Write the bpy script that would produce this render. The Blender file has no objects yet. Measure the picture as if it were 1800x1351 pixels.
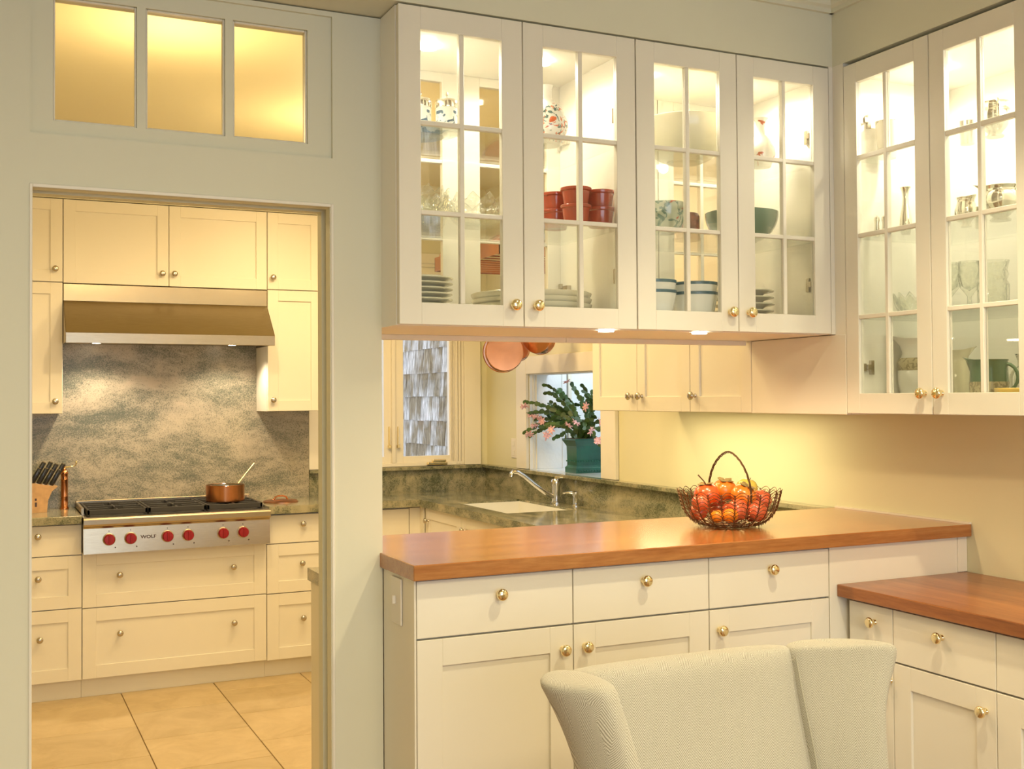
import bpy, bmesh, math, random
from mathutils import Matrix, Vector
random.seed(7)
PI = math.pi
S = bpy.context.scene
COL = S.collection

# ---------------------------------------------------------------- camera
cam_d = bpy.data.cameras.new('camera')
cam = bpy.data.objects.new('camera', cam_d); COL.objects.link(cam)
yaw, pit, rol = 0.441615, 0.01971, -0.0066537
F = Vector((math.sin(yaw)*math.cos(pit), math.cos(yaw)*math.cos(pit), math.sin(pit)))
Rt = Vector((math.cos(yaw), -math.sin(yaw), 0)); Up = Rt.cross(F)
R2 = Rt*math.cos(rol)+Up*math.sin(rol); U2 = -Rt*math.sin(rol)+Up*math.cos(rol)
M = Matrix((R2, U2, -F)).transposed().to_4x4(); M.translation = Vector((0, 0, 1.48))
cam.matrix_world = M
cam_d.sensor_fit = 'HORIZONTAL'; cam_d.sensor_width = 36.0
cam_d.lens = 36.0*1969.247/1800.0
cam_d.shift_y = -16.08/1800.0
cam_d.clip_start = 0.05; cam_d.clip_end = 200
S.camera = cam

# ---------------------------------------------------------------- view, world, lights
S.view_settings.view_transform = 'Standard'
S.view_settings.look = 'None'
S.view_settings.gamma = 1.0
S.view_settings.use_curve_mapping = False
S.view_settings.exposure = 0.34

S.cycles.transparent_max_bounces = 64      # many glass panes stand behind one another
w = bpy.data.worlds.new('dusk_sky'); S.world = w; w.use_nodes = True
bg = w.node_tree.nodes['Background']
bg.inputs[0].default_value = (0.82, 0.88, 1.0, 1); bg.inputs[1].default_value = 1.2

def light(name, kind, loc, energy, col, rot=(0, 0, 0), size=0.1, size_y=None, spot=None, blend=0.5):
    d = bpy.data.lights.new(name, kind); d.energy = energy; d.color = col
    if kind == 'AREA':
        d.size = size
        if size_y: d.shape = 'RECTANGLE'; d.size_y = size_y
    else:
        d.shadow_soft_size = size
    if spot: d.spot_size = math.radians(spot); d.spot_blend = blend
    o = bpy.data.objects.new(name, d); COL.objects.link(o)
    o.location = loc; o.rotation_euler = rot
    return o

WARM = (1.0, 0.715, 0.355)      # kitchen halogens
HALO = (1.0, 0.83, 0.52)      # dining halogens
CABL = (1.0, 0.88, 0.66)      # cabinet pucks
UNDR = (1.0, 0.70, 0.40)      # under cabinet
DAY = (0.66, 0.82, 1.0)
# dining room: recessed ceiling lamps, an added broad soft fill, and the windows behind the camera
light('dining_downlight', 'SPOT', (1.75, 1.75, 2.70), 62, HALO, size=0.04, spot=108, blend=0.6)
light('dining_downlight_two', 'SPOT', (-0.7, 1.2, 2.70), 7, HALO, size=0.10, spot=150, blend=0.6)
light('added_dining_fill', 'AREA', (0.7, -0.2, 2.45), 60, (1.0, .82, .47), size=1.6, size_y=1.0)
light('window_daylight', 'AREA', (0.6, -2.92, 1.5), 40, DAY, rot=(PI/2, 0, 0), size=3.0, size_y=1.6)
# kitchen ceiling lamps, then added fill points that brighten the ceiling
for i, (x, y, e) in enumerate([(0.95, 4.75, 36), (1.75, 5.1, 34), (-0.4, 4.6, 24), (1.6, 4.0, 24)]):
    light('kitchen_downlight_%d' % i, 'SPOT', (x, y, 2.72), e, WARM, size=0.06, spot=160, blend=0.6)
for i, (x, y) in enumerate([(0.6, 4.0), (1.5, 5.0)]):
    light('added_kitchen_fill_%d' % i, 'POINT', (x, y, 2.45), 13, WARM, size=0.15)
for x in (0.53, 1.22):
    light('hood_lamp_%d' % int(x*10), 'SPOT', (x, 6.12, 1.755), 10, (1.0, .80, .55), size=0.02, spot=140, blend=0.5)
# pucks inside the glass cabinets
for i, x in enumerate((1.13, 1.47, 1.85, 2.23)):
    light('cabinet_puck_lamp_%d' % i, 'SPOT', (x, 2.93, 2.455), 7.0, CABL, size=0.02, spot=172, blend=0.5)
for i, y in enumerate((2.50, 2.12, 1.80, 1.46)):
    light('side_cabinet_puck_lamp_%d' % i, 'SPOT', (2.62, y, 2.45), 8.0, CABL, size=0.02, spot=172, blend=0.5)
# lamps under the pass-through cabinets, and under the side cabinets
light('garden_window_sky', 'AREA', (3.25, 5.37, 2.3), 9, (.72, .85, 1.0), size=.5, size_y=.8)
for i, x in enumerate((1.605, 1.924)):
    light('shelf_underside_lamp_%d' % i, 'SPOT', (x, 2.765, 1.660), 9.0, UNDR, size=0.02, spot=160, blend=0.4)
light('kitchen_underside_lamp', 'AREA', (2.60, 3.75, 1.412), 4.5, (1.0, .80, .45), size=0.9, size_y=0.06, rot=(0, 0, PI/2))
light('side_underside_lamp', 'AREA', (2.66, 1.75, 1.41), 1.8, (1.0, .60, .28), size=0.5, size_y=0.05, rot=(0, 0, PI/2))

# ---------------------------------------------------------------- materials
def mat(name):
    m = bpy.data.materials.new(name); m.use_nodes = True
    return m, m.node_tree, m.node_tree.nodes['Principled BSDF']
def nd(nt, t, **k):
    n = nt.nodes.new(t)
    for a, v in k.items(): setattr(n, a, v)
    return n
def P(name, col, rough=0.5, metal=0.0, coat=0.0, bump=0.0, bscale=200.0, var=0.0, vscale=3.0, spec=None):
    m, nt, b = mat(name)
    b.inputs['Base Color'].default_value = (*col, 1)
    b.inputs['Roughness'].default_value = rough
    b.inputs['Metallic'].default_value = metal
    if spec is not None: b.inputs['Specular IOR Level'].default_value = spec
    if coat: b.inputs['Coat Weight'].default_value = coat; b.inputs['Coat Roughness'].default_value = 0.08
    tc = nd(nt, 'ShaderNodeTexCoord')
    if bump:
        n = nd(nt, 'ShaderNodeTexNoise'); n.inputs['Scale'].default_value = bscale
        nt.links.new(tc.outputs['Object'], n.inputs['Vector'])
        bp = nd(nt, 'ShaderNodeBump'); bp.inputs['Strength'].default_value = bump; bp.inputs['Distance'].default_value = 0.001
        nt.links.new(n.outputs['Fac'], bp.inputs['Height']); nt.links.new(bp.outputs[0], b.inputs['Normal'])
    if var:
        n = nd(nt, 'ShaderNodeTexNoise'); n.inputs['Scale'].default_value = vscale; n.inputs['Detail'].default_value = 5
        nt.links.new(tc.outputs['Object'], n.inputs['Vector'])
        r = nd(nt, 'ShaderNodeValToRGB')
        r.color_ramp.elements[0].position = .3; r.color_ramp.elements[1].position = .7
        r.color_ramp.elements[0].color = (*[c*(1-var) for c in col], 1); r.color_ramp.elements[1].color = (*[min(1, c*(1+var)) for c in col], 1)
        nt.links.new(n.outputs['Fac'], r.inputs[0]); nt.links.new(r.outputs[0], b.inputs['Base Color'])
    return m
def ramp(nt, src, stops):
    r = nd(nt, 'ShaderNodeValToRGB'); cr = r.color_ramp
    while len(cr.elements) < len(stops): cr.elements.new(.5)
    for e, (p, c) in zip(cr.elements, stops): e.position = p; e.color = (*c, 1)
    nt.links.new(src, r.inputs[0]); return r
def mathn(nt, op, a, b=None):
    n = nd(nt, 'ShaderNodeMath', operation=op)
    for i, v in enumerate((a, b)):
        if v is None: continue
        if isinstance(v, (int, float)): n.inputs[i].default_value = v
        else: nt.links.new(v, n.inputs[i])
    return n.outputs[0]
def mapped(nt, scale, rot=(0, 0, 0)):
    tc = nd(nt, 'ShaderNodeTexCoord'); mp = nd(nt, 'ShaderNodeMapping')
    mp.inputs['Scale'].default_value = scale; mp.inputs['Rotation'].default_value = rot
    nt.links.new(tc.outputs['Object'], mp.inputs['Vector']); return mp.outputs[0]
def noise(nt, vec, scale, detail=6, rough=.6, dist=0):
    n = nd(nt, 'ShaderNodeTexNoise'); n.inputs['Scale'].default_value = scale; n.inputs['Detail'].default_value = detail
    n.inputs['Roughness'].default_value = rough; n.inputs['Distortion'].default_value = dist
    nt.links.new(vec, n.inputs['Vector']); return n.outputs['Fac']
def mixc(nt, fac, a, b, mode='MIX'):
    n = nd(nt, 'ShaderNodeMix', data_type='RGBA', blend_type=mode)
    if isinstance(fac, (int, float)): n.inputs[0].default_value = fac
    else: nt.links.new(fac, n.inputs[0])
    for i, v in ((6, a), (7, b)):
        if isinstance(v, tuple): n.inputs[i].default_value = (*v, 1)
        else: nt.links.new(v, n.inputs[i])
    return n.outputs[2]

white = P('white_cabinet_paint', (.80, .765, .665), rough=.38, bump=.03, bscale=90)
wallp = P('cream_wall_paint', (.70, .69, .55), rough=.55, bump=.05, bscale=300)
greenwall = P('pale_green_wall_paint', (.72, .69, .47), rough=.4, bump=.06, bscale=200)
sidewall = None
ceilm = P('ceiling_paint', (.84, .78, .50), rough=.6, bump=.05, bscale=200)
inner = P('cabinet_interior_paint', (.88, .86, .80), rough=.4)
dark = P('dark_recess', (.12, .09, .06), rough=.8)
brass = P('polished_brass', (.90, .76, .46), rough=.15, metal=1)
nickel = P('satin_nickel', (.55, .50, .42), rough=.25, metal=1)
chrome = P('chrome', (.75, .75, .75), rough=.07, metal=1)
copper = P('copper', (.58, .25, .115), rough=.2, metal=1, var=.12, vscale=14)
copperlid = P('aged_copper', (.55, .26, .15), rough=.3, metal=1, var=.2, vscale=20)
tin = P('tinned_interior', (.66, .62, .52), rough=.25, metal=1)
iron = P('cast_iron', (.035, .033, .03), rough=.55, bump=.2, bscale=400)
redknob = P('red_range_knob', (.27, .003, .010), rough=.38)
blackp = P('black_plastic', (.012, .012, .014), rough=.25)
maple = P('maple_block', (.60, .36, .16), rough=.4, var=.15, vscale=30)
porc = P('white_porcelain', (.80, .80, .74), rough=.12, coat=.5)
cream = P('cream_stoneware', (.72, .68, .52), rough=.2, coat=.4)
redcer = P('red_glazed_ceramic', (.42, .055, .018), rough=.18, coat=.6)
greencer = P('green_glazed_ceramic', (.11, .19, .12), rough=.15, coat=.6)
browncer = P('brown_crackled_glaze', (.17, .06, .035), rough=.2, coat=.4, var=.4, vscale=60)
yellowcer = P('yellow_glaze', (.80, .55, .12), rough=.2, coat=.5)
silver = P('polished_silver', (.78, .74, .66), rough=.14, metal=1)
wirem = P('bronze_wire', (.16, .09, .045), rough=.35, metal=.8)
soilm = P('soil', (.05, .032, .02), rough=.95, bump=.6, bscale=120)
leafm = P('cactus_green', (.045, .10, .022), rough=.42, var=.4, vscale=25)
barkm = P('woody_stem', (.12, .09, .04), rough=.7)
petalm = P('pink_petal', (.84, .50, .54), rough=.5, var=.2, vscale=60)
plantpot = P('teal_glazed_planter', (.010, .105, .070), rough=.3, coat=.2, var=.35, vscale=9)
stemm = P('dry_stem', (.12, .05, .02), rough=.8)
calyxm = P('dry_calyx', (.30, .22, .08), rough=.75, var=.4, vscale=60)
persm = P('persimmon_orange', (.75, .20, .02), rough=.25, var=.15, vscale=18, coat=.3)
persr = P('persimmon_red', (.66, .095, .02), rough=.25, var=.15, vscale=18, coat=.3)
applered = P('red_apple', (.60, .12, .05), rough=.25, var=.3, vscale=16, coat=.3)
applegreen = P('yellow_apple', (.62, .50, .09), rough=.25, var=.2, vscale=14, coat=.3)
mandm = P('mandarin', (.85, .25, .01), rough=.4, bump=.5, bscale=140)
white_ext = P('white_exterior_paint', (.80, .82, .84), rough=.6, bump=.8, bscale=60)
plastic = P('ivory_plastic', (.80, .76, .68), rough=.3)
oakfloor = P('oak_floor', (.33, .19, .09), rough=.35, var=.25, vscale=6)
grout = P('floor_grout', (.46, .34, .18), rough=.9)
bodydark = P('undercounter_shadow_gap', (.25, .2, .15), rough=.8)
darkwood = P('dark_walnut', (.07, .035, .018), rough=.35)

def steelmat():
    m, nt, b = mat('brushed_steel')
    v = mapped(nt, (3, 3, 260))
    n = noise(nt, v, 6, 4)
    r = ramp(nt, n, [(.3, (.40, .34, .25)), (.7, (.52, .45, .34))])
    nt.links.new(r.outputs[0], b.inputs['Base Color'])
    b.inputs['Metallic'].default_value = 1; b.inputs['Roughness'].default_value = .27
    b.inputs['Anisotropic'].default_value = .5
    bp = nd(nt, 'ShaderNodeBump'); bp.inputs['Strength'].default_value = .05; bp.inputs['Distance'].default_value = .001
    nt.links.new(n, bp.inputs['Height']); nt.links.new(bp.outputs[0], b.inputs['Normal'])
    return m
steel = steelmat()

def granite(name, light_c, mid_c, dark_c, rough, streak=(1, 1, 1.3), rot=(0, .7, 0), big=1.6, thr=.44):
    m, nt, b = mat(name)
    v = mapped(nt, streak, rot)
    n1 = noise(nt, v, big, 9, .68, .9)
    n4 = noise(nt, v, big*4.5, 6, .7, .4)
    vi = mapped(nt, (1, 1, 1), rot)
    n2 = noise(nt, vi, 150, 5, .85, .4)
    n3 = noise(nt, vi, 260, 3, .8)
    f = mathn(nt, 'ADD', mathn(nt, 'MULTIPLY', n1, .65), mathn(nt, 'MULTIPLY', n4, .35))
    base = ramp(nt, f, [(.38, mid_c), (.50, tuple((a+c)/2 for a, c in zip(light_c, mid_c))), (.62, light_c)])
    # dark mineral grains, denser where the base is darker
    g = mathn(nt, 'ADD', n2, mathn(nt, 'MULTIPLY', mathn(nt, 'SUBTRACT', f, .5), .9))
    spk = ramp(nt, g, [(thr-.03, (1, 1, 1)), (thr+.03, (0, 0, 0))])
    c1 = mixc(nt, mathn(nt, 'MULTIPLY', spk.outputs[0], .8), base.outputs[0], dark_c)
    spk2 = ramp(nt, n3, [(.56, (0, 0, 0)), (.66, (.6, .6, .6))])
    c2 = mixc(nt, spk2.outputs[0], c1, light_c)
    nt.links.new(c2, b.inputs['Base Color']); b.inputs['Roughness'].default_value = rough
    return m
granite_wall = granite('granite_backsplash', (.50, .43, .33), (.20, .21, .155), (.07, .085, .065), .3, (.8, 1, 1.5), (0, .55, 0), 1.5, .485)
granite_top = granite('granite_worktop', (.42, .38, .25), (.14, .16, .10), (.05, .065, .04), .10, (3.2, 1.2, 2.2), (.3, .5, .6), 1.7, .46)

def woodmat(name, axis, c0, c1, c2, rough):
    m, nt, b = mat(name)
    sc = (1.2, 14, 14) if axis == 'X' else (14, 1.2, 14)
    v = mapped(nt, sc)
    n1 = noise(nt, v, 1.6, 7, .6, .6)
    n2 = noise(nt, v, 12, 5, .7)
    r = ramp(nt, n1, [(.3, c0), (.5, c1), (.72, c2)])
    r2 = ramp(nt, n2, [(.35, (.78, .74, .70)), (.65, (1, 1, 1))])
    c = mixc(nt, 1.0, r.outputs[0], r2.outputs[0], 'MULTIPLY')
    # glued-up boards
    tc = nd(nt, 'ShaderNodeTexCoord'); sp = nd(nt, 'ShaderNodeSeparateXYZ'); nt.links.new(tc.outputs['Object'], sp.inputs[0])
    q = mathn(nt, 'MULTIPLY', sp.outputs[1 if axis == 'X' else 0], 8.0)
    fl = mathn(nt, 'FLOOR', q)
    wn = nd(nt, 'ShaderNodeTexWhiteNoise', noise_dimensions='1D'); nt.links.new(fl, wn.inputs['W'])
    r3 = ramp(nt, wn.outputs['Value'], [(0, (.86, .83, .80)), (1, (1, 1, 1))])
    c = mixc(nt, 1.0, c, r3.outputs[0], 'MULTIPLY')
    nt.links.new(c, b.inputs['Base Color']); b.inputs['Roughness'].default_value = rough
    b.inputs['Coat Weight'].default_value = .35; b.inputs['Coat Roughness'].default_value = .18
    return m
woodX = woodmat('cherry_worktop', 'X', (.36, .135, .04), (.49, .205, .06), (.57, .27, .09), .19)
woodY = woodmat('cherry_desk_top', 'Y', (.27, .085, .022), (.38, .135, .035), (.46, .18, .05), .34)

def tilemat():
    m, nt, b = mat('limestone_tile')
    tc = nd(nt, 'ShaderNodeTexCoord'); oi = nd(nt, 'ShaderNodeObjectInfo')
    ad = nd(nt, 'ShaderNodeVectorMath', operation='ADD'); nt.links.new(tc.outputs['Object'], ad.inputs[0]); nt.links.new(oi.outputs['Location'], ad.inputs[1])
    n = noise(nt, ad.outputs[0], 5, 8, .65, .8)
    r = ramp(nt, n, [(.3, (.50, .38, .20)), (.55, (.60, .47, .27)), (.75, (.66, .53, .33))])
    hs = nd(nt, 'ShaderNodeHueSaturation'); nt.links.new(r.outputs[0], hs.inputs['Color'])
    v = mathn(nt, 'ADD', mathn(nt, 'MULTIPLY', oi.outputs['Random'], .14), .93); nt.links.new(v, hs.inputs['Value'])
    nt.links.new(hs.outputs[0], b.inputs['Base Color']); b.inputs['Roughness'].default_value = .45
    return m
tilem = tilemat()

def herring():
    m, nt, b = mat('herringbone_fabric')
    tc = nd(nt, 'ShaderNodeTexCoord'); sp = nd(nt, 'ShaderNodeSeparateXYZ'); nt.links.new(tc.outputs['UV'], sp.inputs[0])
    w_ = .026
    tri = mathn(nt, 'PINGPONG', sp.outputs[0], w_)
    t = mathn(nt, 'ADD', mathn(nt, 'MULTIPLY', tri, 1.25), sp.outputs[1])
    fr = mathn(nt, 'FRACT', mathn(nt, 'DIVIDE', t, .0052))
    st = mathn(nt, 'PINGPONG', fr, .5)
    n = noise(nt, tc.outputs['Object'], 600, 2)
    r = ramp(nt, st, [(.12, (.27, .25, .195)), (.34, (.57, .545, .465))])
    c = mixc(nt, .22, r.outputs[0], ramp(nt, n, [(.35, (.25, .25, .25)), (.65, (.9, .9, .85))]).outputs[0], 'OVERLAY')
    nt.links.new(c, b.inputs['Base Color']); b.inputs['Roughness'].default_value = .9
    b.inputs['Sheen Weight'].default_value = .25
    bp = nd(nt, 'ShaderNodeBump'); bp.inputs['Strength'].default_value = .5; bp.inputs['Distance'].default_value = .0008
    nt.links.new(st, bp.inputs['Height']); nt.links.new(bp.outputs[0], b.inputs['Normal'])
    return m
fabric = herring()

def fresnel(nt, ior):
    """surface reflectance that is the same from both sides of a thin sheet"""
    fr = nd(nt, 'ShaderNodeFresnel'); ge = nd(nt, 'ShaderNodeNewGeometry')
    nt.links.new(mathn(nt, 'ADD', mathn(nt, 'MULTIPLY', ge.outputs['Backfacing'], 1/ior-ior), ior), fr.inputs[0])
    return fr
def thinglass(name, tint=(1, 1, 1), refl=1.0):
    m, nt, b = mat(name)
    nt.nodes.remove(b); out = nt.nodes['Material Output']
    t = nd(nt, 'ShaderNodeBsdfTransparent'); t.inputs[0].default_value = (*tint, 1)
    g = nd(nt, 'ShaderNodeBsdfGlossy'); g.inputs['Roughness'].default_value = .02
    fr = fresnel(nt, 1.45)
    mx = nd(nt, 'ShaderNodeMixShader'); nt.links.new(mathn(nt, 'MULTIPLY', fr.outputs[0], refl), mx.inputs[0])
    nt.links.new(t.outputs[0], mx.inputs[1]); nt.links.new(g.outputs[0], mx.inputs[2]); nt.links.new(mx.outputs[0], out.inputs[0])
    return m
glass = thinglass('pane_glass', (.985, .99, .985))
shelfglass = thinglass('shelf_glass', (.968, .982, .965))
def crystalmat():
    m, nt, b = mat('cut_crystal')
    nt.nodes.remove(b); out = nt.nodes['Material Output']
    tc = nd(nt, 'ShaderNodeTexCoord')
    vo = nd(nt, 'ShaderNodeTexVoronoi'); vo.inputs['Scale'].default_value = 75; nt.links.new(tc.outputs['Object'], vo.inputs['Vector'])
    bp = nd(nt, 'ShaderNodeBump'); bp.inputs['Strength'].default_value = 1; bp.inputs['Distance'].default_value = .006
    nt.links.new(vo.outputs['Distance'], bp.inputs['Height'])
    t = nd(nt, 'ShaderNodeBsdfTransparent'); t.inputs[0].default_value = (.97, .98, .96, 1)
    g = nd(nt, 'ShaderNodeBsdfGlossy'); g.inputs['Roughness'].default_value = .12; nt.links.new(bp.outputs[0], g.inputs['Normal'])
    fr = fresnel(nt, 1.6); nt.links.new(bp.outputs[0], fr.inputs['Normal'])
    mx = nd(nt, 'ShaderNodeMixShader'); nt.links.new(mathn(nt, 'MINIMUM', mathn(nt, 'MULTIPLY', fr.outputs[0], 1.8), .6), mx.inputs[0])
    nt.links.new(t.outputs[0], mx.inputs[1]); nt.links.new(g.outputs[0], mx.inputs[2]); nt.links.new(mx.outputs[0], out.inputs[0])
    return m
crystal = crystalmat()
def emit(name, col, s):
    m, nt, b = mat(name)
    b.inputs['Base Color'].default_value = (*col, 1); b.inputs['Emission Color'].default_value = (*col, 1); b.inputs['Emission Strength'].default_value = s
    return m
lampm = emit('lit_lamp_lens', (1, .88, .66), 25)

def floral(name, base, cols, scale, zlo=-9, zhi=9):
    """glazed ceramic with painted blotches (flowers and leaves)"""
    m, nt, b = mat(name)
    v = mapped(nt, (1, 1, 1))
    last = base; zz = nd(nt, 'ShaderNodeSeparateXYZ'); nt.links.new(v, zz.inputs[0])
    band = mathn(nt, 'MULTIPLY', mathn(nt, 'GREATER_THAN', zz.outputs[2], zlo), mathn(nt, 'LESS_THAN', zz.outputs[2], zhi))
    for i, (c, s_, t_) in enumerate(cols):
        n = noise(nt, v, scale*s_, 3, .5, 1.2+i)
        r = ramp(nt, n, [(t_, (0, 0, 0)), (t_+.02, (1, 1, 1))])
        last = mixc(nt, mathn(nt, 'MULTIPLY', r.outputs[0], band), last, c)
    nt.links.new(last, b.inputs['Base Color']); b.inputs['Roughness'].default_value = .15; b.inputs['Coat Weight'].default_value = .5
    return m
bluewhite = floral('blue_floral_porcelain', (.80, .80, .74), [((.05, .10, .16), 1.0, .55)], 48, .008, .062)
bluewave = floral('blue_wave_porcelain', (.70, .76, .74), [((.10, .24, .34), .7, .55)], 22)
vasep = floral('flower_painted_porcelain', (.85, .83, .76), [((.10, .17, .16), 1.0, .56), ((.65, .13, .03), .7, .58)], 42, .005, .118)
bowlp = floral('floral_bowl_glaze', (.42, .46, .33), [((.09, .17, .12), 1.0, .53), ((.40, .10, .05), .4, .62)], 38)
berryp = floral('berry_painted_porcelain', (.70, .70, .60), [((.12, .16, .14), 1.0, .62)], 60)
relief = floral('carved_stoneware', (.45, .40, .26), [((.28, .25, .16), 1.0, .5)], 60)

def shinglemat():
    m, nt, b = mat('weathered_shingle')
    tc = nd(nt, 'ShaderNodeTexCoord'); oi = nd(nt, 'ShaderNodeObjectInfo')
    cb = nd(nt, 'ShaderNodeVectorMath', operation='SCALE'); nt.links.new(oi.outputs['Location'], cb.inputs[0]); cb.inputs['Scale'].default_value = 7.3
    ad = nd(nt, 'ShaderNodeVectorMath', operation='ADD'); nt.links.new(tc.outputs['Object'], ad.inputs[0]); nt.links.new(cb.outputs[0], ad.inputs[1])
    mp = nd(nt, 'ShaderNodeMapping'); mp.inputs['Scale'].default_value = (6, 46, 5); nt.links.new(ad.outputs[0], mp.inputs['Vector'])
    n = noise(nt, mp.outputs[0], 1.3, 7, .7, .4)
    n2 = noise(nt, ad.outputs[0], 3.2, 3, .5)
    c = mixc(nt, ramp(nt, n2, [(.42, (0, 0, 0)), (.58, (1, 1, 1))]).outputs[0],
             ramp(nt, n, [(.35, (.10, .07, .035)), (.5, (.26, .20, .12)), (.65, (.44, .37, .26))]).outputs[0],
             ramp(nt, n, [(.33, (.17, .15, .12)), (.47, (.48, .46, .44)), (.60, (.86, .84, .84))]).outputs[0])
    nt.links.new(c, b.inputs['Base Color']); b.inputs['Roughness'].default_value = .9
    bp = nd(nt, 'ShaderNodeBump'); bp.inputs['Strength'].default_value = .5; bp.inputs['Distance'].default_value = .004
    nt.links.new(n, bp.inputs['Height']); nt.links.new(bp.outputs[0], b.inputs['Normal'])
    return m
shinglem = shinglemat()

# ---------------------------------------------------------------- mesh helpers
def box(bm, x0, x1, y0, y1, z0, z1, bev=0.0, seg=1):
    if x1 < x0: x0, x1 = x1, x0
    if y1 < y0: y0, y1 = y1, y0
    if z1 < z0: z0, z1 = z1, z0
    r = bmesh.ops.create_cube(bm, size=1.0)
    vs = r['verts']
    for v in vs:
        v.co = Vector(((x0+x1)/2+v.co.x*(x1-x0), (y0+y1)/2+v.co.y*(y1-y0), (z0+z1)/2+v.co.z*(z1-z0)))
    if bev > 0:
        es = list({e for v in vs for e in v.link_edges})
        bmesh.ops.bevel(bm, geom=es, offset=bev, segments=seg, profile=.5, affect='EDGES')
    return bm
def B(*a, **k):
    return box(bmesh.new(), *a, **k)
def BB(lst, bev=0.0, seg=1):
    bm = bmesh.new()
    for b in lst: box(bm, *b, bev=bev, seg=seg)
    return bm
def lathe(prof, n=32, bm=None, cx=0, cy=0, cz=0, axis='Z', close_top=False):
    bm = bm or bmesh.new(); rings = []
    for r, z in prof:
        if r < 1e-5: rings.append([bm.verts.new(tr3(0, 0, z, cx, cy, cz, axis))])
        else: rings.append([bm.verts.new(tr3(r*math.cos(2*PI*i/n), r*math.sin(2*PI*i/n), z, cx, cy, cz, axis)) for i in range(n)])
    for a, b in zip(rings, rings[1:]):
        for i in range(n):
            j = (i+1) % n
            if len(a) == 1 and len(b) == 1: continue
            if len(a) == 1: f = [a[0], b[i], b[j]]
            elif len(b) == 1: f = [a[i], a[j], b[0]]
            else: f = [a[i], a[j], b[j], b[i]]
            try: bm.faces.new(f)
            except ValueError: pass
    return bm
def tr3(x, y, z, cx, cy, cz, axis):
    if axis == 'Z': return (cx+x, cy+y, cz+z)
    if axis == 'Y': return (cx+x, cy-z, cz+y)      # profile height runs to -Y
    return (cx+z, cy+x, cz+y)
def tube(bm, pts, r, n=8, closed=False, cap=True):
    pts = [Vector(p) for p in pts]; m = len(pts); rings = []
    rs = r if isinstance(r, (list, tuple)) else [r]*m
    up = None
    for i, p in enumerate(pts):
        if closed: t = pts[(i+1) % m]-pts[i-1]
        else: t = pts[min(i+1, m-1)]-pts[max(i-1, 0)]
        if t.length < 1e-9: t = Vector((0, 0, 1))
        t.normalize()
        if up is None:
            up = Vector((0, 0, 1)) if abs(t.z) < .9 else Vector((1, 0, 0))
        s = t.cross(up)
        if s.length < 1e-6: s = t.cross(Vector((0, 1, 0)))
        s.normalize(); up = s.cross(t).normalized()
        rings.append([bm.verts.new(p+(s*math.cos(2*PI*k/n)+up*math.sin(2*PI*k/n))*rs[i]) for k in range(n)])
    rr = list(zip(rings, rings[1:]))+([(rings[-1], rings[0])] if closed else [])
    for a, b in rr:
        for k in range(n):
            bm.faces.new([a[k], a[(k+1) % n], b[(k+1) % n], b[k]])
    if cap and not closed:
        bm.faces.new(rings[0]); bm.faces.new(rings[-1])
    return bm
def extrude_profile(prof, axis, a0, a1, bm=None):
    """closed polygon prof [(p,q)] swept along axis from a0 to a1. axis X: (y,z); axis Y: (x,z)"""
    bm = bm or bmesh.new()
    def mk(p, a): return (a, p[0], p[1]) if axis == 'X' else ((p[0], a, p[1]) if axis == 'Y' else (p[0], p[1], a))
    A = [bm.verts.new(mk(p, a0)) for p in prof]; C = [bm.verts.new(mk(p, a1)) for p in prof]
    n = len(prof)
    for i in range(n):
        j = (i+1) % n; bm.faces.new([A[i], A[j], C[j], C[i]])
    bm.faces.new(A); bm.faces.new(C)
    return bm
def mesh_of(name, bm, m, smooth=False, ang=35):
    bmesh.ops.recalc_face_normals(bm, faces=bm.faces[:])
    me = bpy.data.meshes.new(name); bm.to_mesh(me); bm.free()
    for mm in (m if isinstance(m, (list, tuple)) else [m]): me.materials.append(mm)
    if smooth:
        for p in me.polygons: p.use_smooth = True
        me.set_sharp_from_angle(angle=math.radians(ang))
    return me
def link(name, data, parent=None, loc=(0, 0, 0), rot=(0, 0, 0)):
    o = bpy.data.objects.new(name, data); COL.objects.link(o)
    if parent: o.parent = parent
    o.location = loc; o.rotation_euler = rot
    return o
def obj(name, bm, m, parent=None, loc=(0, 0, 0), rot=(0, 0, 0), smooth=False, ang=35):
    return link(name, mesh_of(name, bm, m, smooth, ang), parent, loc, rot)
def tag(o, label, cat, group=None):
    o['label'] = label; o['category'] = cat
    if group: o['group'] = group
    return o
def thing(name, label, cat, loc=(0, 0, 0), rz=0, group=None):
    o = link(name, None, None, loc, (0, 0, rz)); return tag(o, label, cat, group)
def struct(name, bm, m, parent=None, **k):
    o = obj(name, bm, m, parent, **k)
    if parent is None: o['kind'] = 'structure'
    return o

# ---------------------------------------------------------------- levels of the place
XW = 2.85          # right wall face
YD = 2.87          # dining face of the dividing wall
YU = 2.73          # face of the glass cabinets
ZT = 2.505         # top of all wall cabinets
ZC = 2.78          # ceiling
XL = -1.8          # left walls
YB = -3.0          # wall behind the camera
YK = 6.40          # far kitchen wall

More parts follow.
